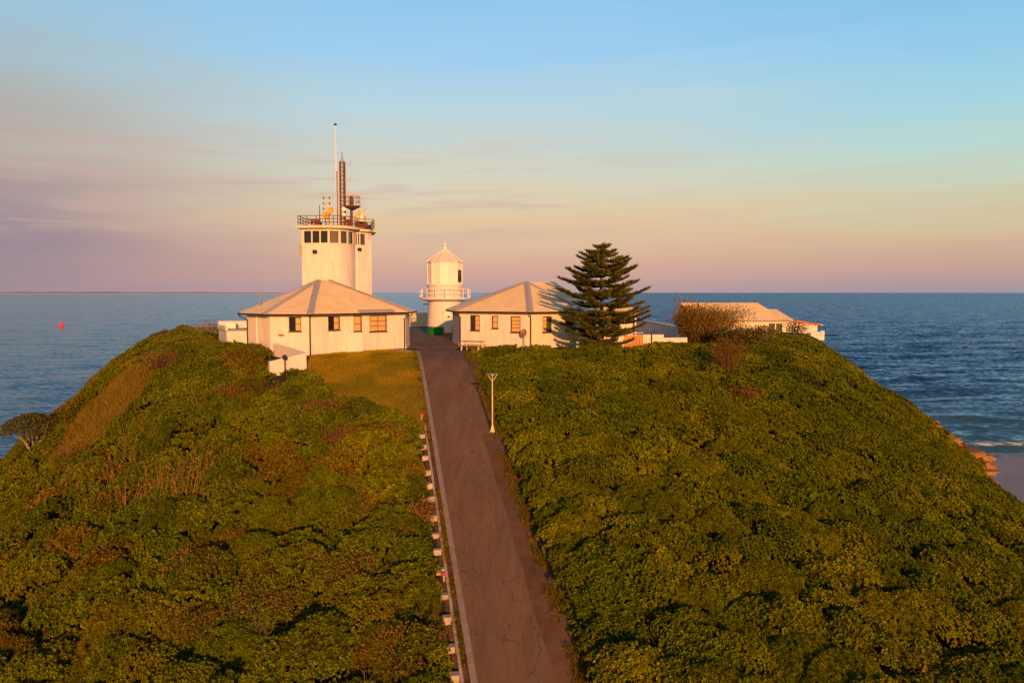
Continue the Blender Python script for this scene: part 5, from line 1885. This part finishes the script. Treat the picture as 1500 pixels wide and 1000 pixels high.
# the tall tawny shrub before the far house, its leafier neighbours
c = P(1036, 500, 68.0)
shrub((c.x, 68.0, gz(c.x, 68.0)), 4.3, 3.15, (0.20, 0.125, 0.014), 'tall ragged tawny shrub standing before the far tan-roofed house', 'tall_shrub', 14000, 26, .19, 3, spiky=.7)
c = P(1010, 480, 69.0)
shrub((c.x, 69.0, gz(c.x, 69.0) + .2), 2.0, 3.2, GOLD, 'golden leafy shrub at the left edge of the tall tawny shrub', 'leafy_shrub', 2600, 9, .20, 4)
c = P(1085, 500, 64.0)
shrub((c.x, 64.0, gz(c.x, 64.0)), 2.4, 1.8, OLIVE, 'olive shrub right of the tall tawny shrub, before the cream house wall', 'leafy_shrub', 3000, 9, .18, 5)
c = P(1110, 500, 72.0)
shrub((c.x, 72.0, gz(c.x, 72.0)), 2.0, 1.6, (0.12, 0.09, 0.016), 'spreading olive shrub below the dark windows of the far house', 'leafy_shrub', 1100, 8, .18, 6)
c = P(1168, 490, 82.0)
shrub((c.x, 82.0, gz(c.x, 82.0)), 2.2, 1.7, DEEP, 'rounded green shrub below the terracotta annex', 'leafy_shrub', 1000, 8, .15, 7)
c = P(1066, 530, 56.0)
shrub((c.x, 56.0, gz(c.x, 56.0)), 1.9, 2.7, RUST, 'upright rust shrub below the tall tawny shrub', 'rust_shrub', 2200, 8, .17, 8, spiky=.7)
c = P(1088, 560, 52.0)
shrub((c.x, 52.0, gz(c.x, 52.0)), 1.4, 1.5, RUST, 'small rust shrub on the right slope under the tawny shrubs', 'rust_shrub', 600, 7, .13, 9)
# left side
sl = [(505, 655, 1.9, 1.3, RUST, 'bright rust shrub nearest the lawn edge'), (466, 605, 1.9, 1.4, (0.16, 0.085, 0.02), 'tan wispy shrub left of the lawn corner'),
      (540, 735, 1.8, 1.1, RUST, 'rust shrub beside the upper retaining wall piers'), (292, 840, 1.7, 1.1, (0.18, 0.095, 0.012), 'orange brown shrub low on the left slope'),
      (170, 830, 1.5, 1.3, RUST, 'rust shrub below the dry canes'), (285, 930, 1.7, 1.1, RUST, 'rust shrub near the bottom left of the slope'),
      (350, 575, 1.9, 1.3, RUST, 'rust shrub uphill on the left slope below the cottage'), (605, 755, 1.4, 1.0, (0.19, 0.10, 0.02), 'tan shrub by the middle retaining wall piers'),
      (120, 675, 2.4, 1.6, RUST, 'rust shrub at the lower end of the dry grass'), (220, 640, 1.6, 1.1, (0.14, 0.08, 0.012), 'small brown shrub above the dry canes'),
      (510, 855, 1.8, 1.1, (0.16, 0.08, 0.018), 'tan brown shrub at mid slope left of the wall'), (390, 905, 1.8, 1.2, (0.15, 0.085, 0.012), 'brown shrub in the lower middle of the left slope'),
      (240, 530, 2.2, 1.5, (0.16, 0.09, 0.014), 'brown shrub beside the top of the dry grass'), (590, 960, 1.6, 1.0, (0.16, 0.085, 0.012), 'rust shrub at the bottom beside the road wall')]
for k, (px, py, w, h, cb, lab) in enumerate(sl):
    q = put(px, py, .9)
    top = float(canopy(np.array([q[0]]), np.array([q[1]]))[0][0])
    shrub(q, w * 1.15, max(h * .8, top) + .35, tuple(c_ * 1.2 for c_ in cb), lab, 'rust_shrub', 2400, 15, .095, 20 + k, group='browned shrubs on the left slope')
# skyline shrubs on the left
shrub(put(205, 505, .3), 3.4, 1.9, (0.17, 0.10, 0.06), 'pinkish bare shrub on the left skyline', 'bare_shrub', 900, 14, .14, 50, 'greybark')
c = P(304, 484, 76.0)
shrub((c.x, 76.0, gz(c.x, 76.0)), 2.0, 2.0, (0.20, 0.11, 0.04), 'tawny shrub on the skyline beside the white store', 'bare_shrub', 800, 10, .16, 51, 'greybark', spiky=.7)
def edge_tree():
    c = P(48, 640, 57.0)
    z = gz(c.x, 57.0)
    zt = P(48, 604, 57.0).z
    t = shrub((c.x, 57.0, z), 3.3, max(1.8, zt - z), (0.075, 0.085, 0.016), 'small umbrella-shaped tree with grey stems at the far left edge', 'coastal_tree', 10, 12, .16, 60, 'greybark', cat='tree')
    for ch in list(t.children):
        if ch.name.startswith('crown'):
            bpy.data.objects.remove(ch)
    rd = random.Random(8)
    vs, fs = [], []
    H = max(1.8, zt - z)
    for k in range(3600):
        a, r = rd.random() * 6.283, math.sqrt(rd.random())
        p = Vector((c.x + 2.0 * r * math.cos(a), 57 + 1.9 * r * math.sin(a), z + H * (.98 - .28 * r * r) - rd.random() ** 1.5 * .8))
        d = Vector((rd.gauss(0, 1), rd.gauss(0, 1), rd.gauss(.5, .6))).normalized()
        s = d.orthogonal().normalized(); L = .17 * rd.uniform(.7, 1.3)
        i = len(vs); m_ = p + d * L * .5
        vs += [p, m_ + s * L * .25, p + d * L, m_ - s * L * .25]; fs.append((i, i + 1, i + 2, i + 3))
    raw_mesh('crown', vs, fs, plain_leaf_mat('coastal_tree_leaf', (0.075, 0.08, 0.016), .2), t)
edge_tree()

# tall dry canes standing out of the scrub
M['cane'] = plain_leaf_mat('dry_cane', (0.26, 0.15, 0.035), 0.1, .4)
def canes():
    spots = [(150, 745, 'leftmost clump of dry golden canes'), (195, 752, 'dry golden cane clump second from the left'), (222, 730, 'short dry cane clump between taller canes'),
             (250, 755, 'tallest clump of dry golden canes'), (283, 750, 'leaning clump of dry golden canes right of the tallest'), (310, 715, 'rightmost thin clump of dry golden canes'),
             (185, 700, 'faint upper clump of dry canes on the left slope'), (240, 672, 'uppermost clump of dry golden canes')]
    hs = [3.0, 2.8, 2.4, 4.2, 3.4, 3.0, 2.4, 2.4]
    for k, ((px, py, lab), h) in enumerate(zip(spots, hs)):
        rd = random.Random(300 + k)
        x, y, z = put(px, py, .5)
        t = thing('cane_clump', (x, y, z), lab + ' on the left slope' if 'slope' not in lab else lab, 'canes', 'dry canes on the left slope')
        vs, fs = [], []
        for j in range(40):
            b = Vector((x + rd.gauss(0, .55), y + rd.gauss(0, .8), z + .1))
            hh = h * rd.uniform(.45, 1.05)
            tp = b + Vector((rd.gauss(.06, .22) * hh, rd.gauss(0, .15) * hh, hh))
            w = rd.uniform(.007, .014)
            m_ = b.lerp(tp, .5) + Vector((rd.uniform(-.06, .06), 0, .05))
            for ax in (Vector((1, 0, 0)), Vector((0, 1, 0))):
                i = len(vs)
                vs += [b - ax * w, b + ax * w, m_ + ax * w, m_ - ax * w, tp]
                fs += [(i, i + 1, i + 2, i + 3), (i + 3, i + 2, i + 4)]
            for q in range(4):
                p = b.lerp(tp, rd.uniform(.3, .95))
                e = p + Vector((rd.gauss(0, .09), rd.gauss(0, .09), rd.uniform(.05, .3)))
                i = len(vs)
                vs += [p, p.lerp(e, .5) + Vector((0, .0, .02)), e, p.lerp(e, .5) - Vector((.015, 0, .02))]; fs.append((i, i + 1, i + 2, i + 3))
        raw_mesh('stalks', vs, fs, M['cane'], t)
canes()

# ------------------------------------------------------------------ sandstone at the right cliff edge
def rocks():
    spots = [(1376, 617, 66, .8, .5, 'small pale sandstone rim high on the right cliff edge'), (1402, 640, 64, 1.1, .7, 'orange sandstone ledge on the upper right cliff edge'),
             (1428, 662, 62, 1.4, .9, 'broad layered sandstone outcrop on the right cliff edge above the beach'), (1441, 683, 60, 1.2, 1.1, 'upright sandstone block under the broad outcrop'),
             (1449, 703, 58, 1.5, 1.1, 'lowest orange sandstone outcrop beside the sand')]
    for k, (px, py, Y, w, h, lab) in enumerate(spots):
        rd = random.Random(70 + k)
        # on the skyline of the slope in that column, where the turf breaks off
        Ya = np.arange(48, 78, 0.25)
        Xa = (px - 6 - 750.0) / F * Ya
        Za = ground(Xa, Ya)
        i = int(np.argmax((Za - CAMZ) / Ya))
        Y = float(Ya[i])
        c = Vector((float(Xa[i]) - .1, Y, float(Za[i]) + .30 * h))
        t = thing('sandstone_outcrop', (c.x, Y, c.z - h), lab, 'rock', 'sandstone on the cliff edge')
        for j in range(7):
            bm = bmesh.new()
            bmesh.ops.create_icosphere(bm, subdivisions=3, radius=1.0)
            sx, sy, sz = w * rd.uniform(.5, .9), w * rd.uniform(.7, 1.3), h * rd.uniform(.22, .4)
            o = Vector((c.x - .35 * w + rd.uniform(-.5, .3) * w, Y + rd.uniform(-1, 1) * w, c.z + h * (j / 6 - .75)))
            ph = rd.random() * 50
            co = np.array([v.co[:] for v in bm.verts])
            nz_ = fbm(co[:, 0] * 2.2 + ph + co[:, 2], co[:, 1] * 2.2 + co[:, 2] * 1.7, 90 + j, 4) - .5
            m_ = MB()
            bm.verts.index_update()
            for v, q in zip(bm.verts, nz_):
                p = v.co * (1 + .9 * q)
                # flatten into bedded slabs
                p = Vector((max(-.8, min(.8, p.x)), max(-.8, min(.8, p.y)), max(-.6, min(.6, p.z))))
                m_.v.append(Vector((p.x * sx, p.y * sy, p.z * sz)) * 1.25 + o)
            m_.f = [tuple(v.index for v in f.verts) for f in bm.faces]
            bm.free()
            m_.build('ledge', 'rock', t)
rocks()
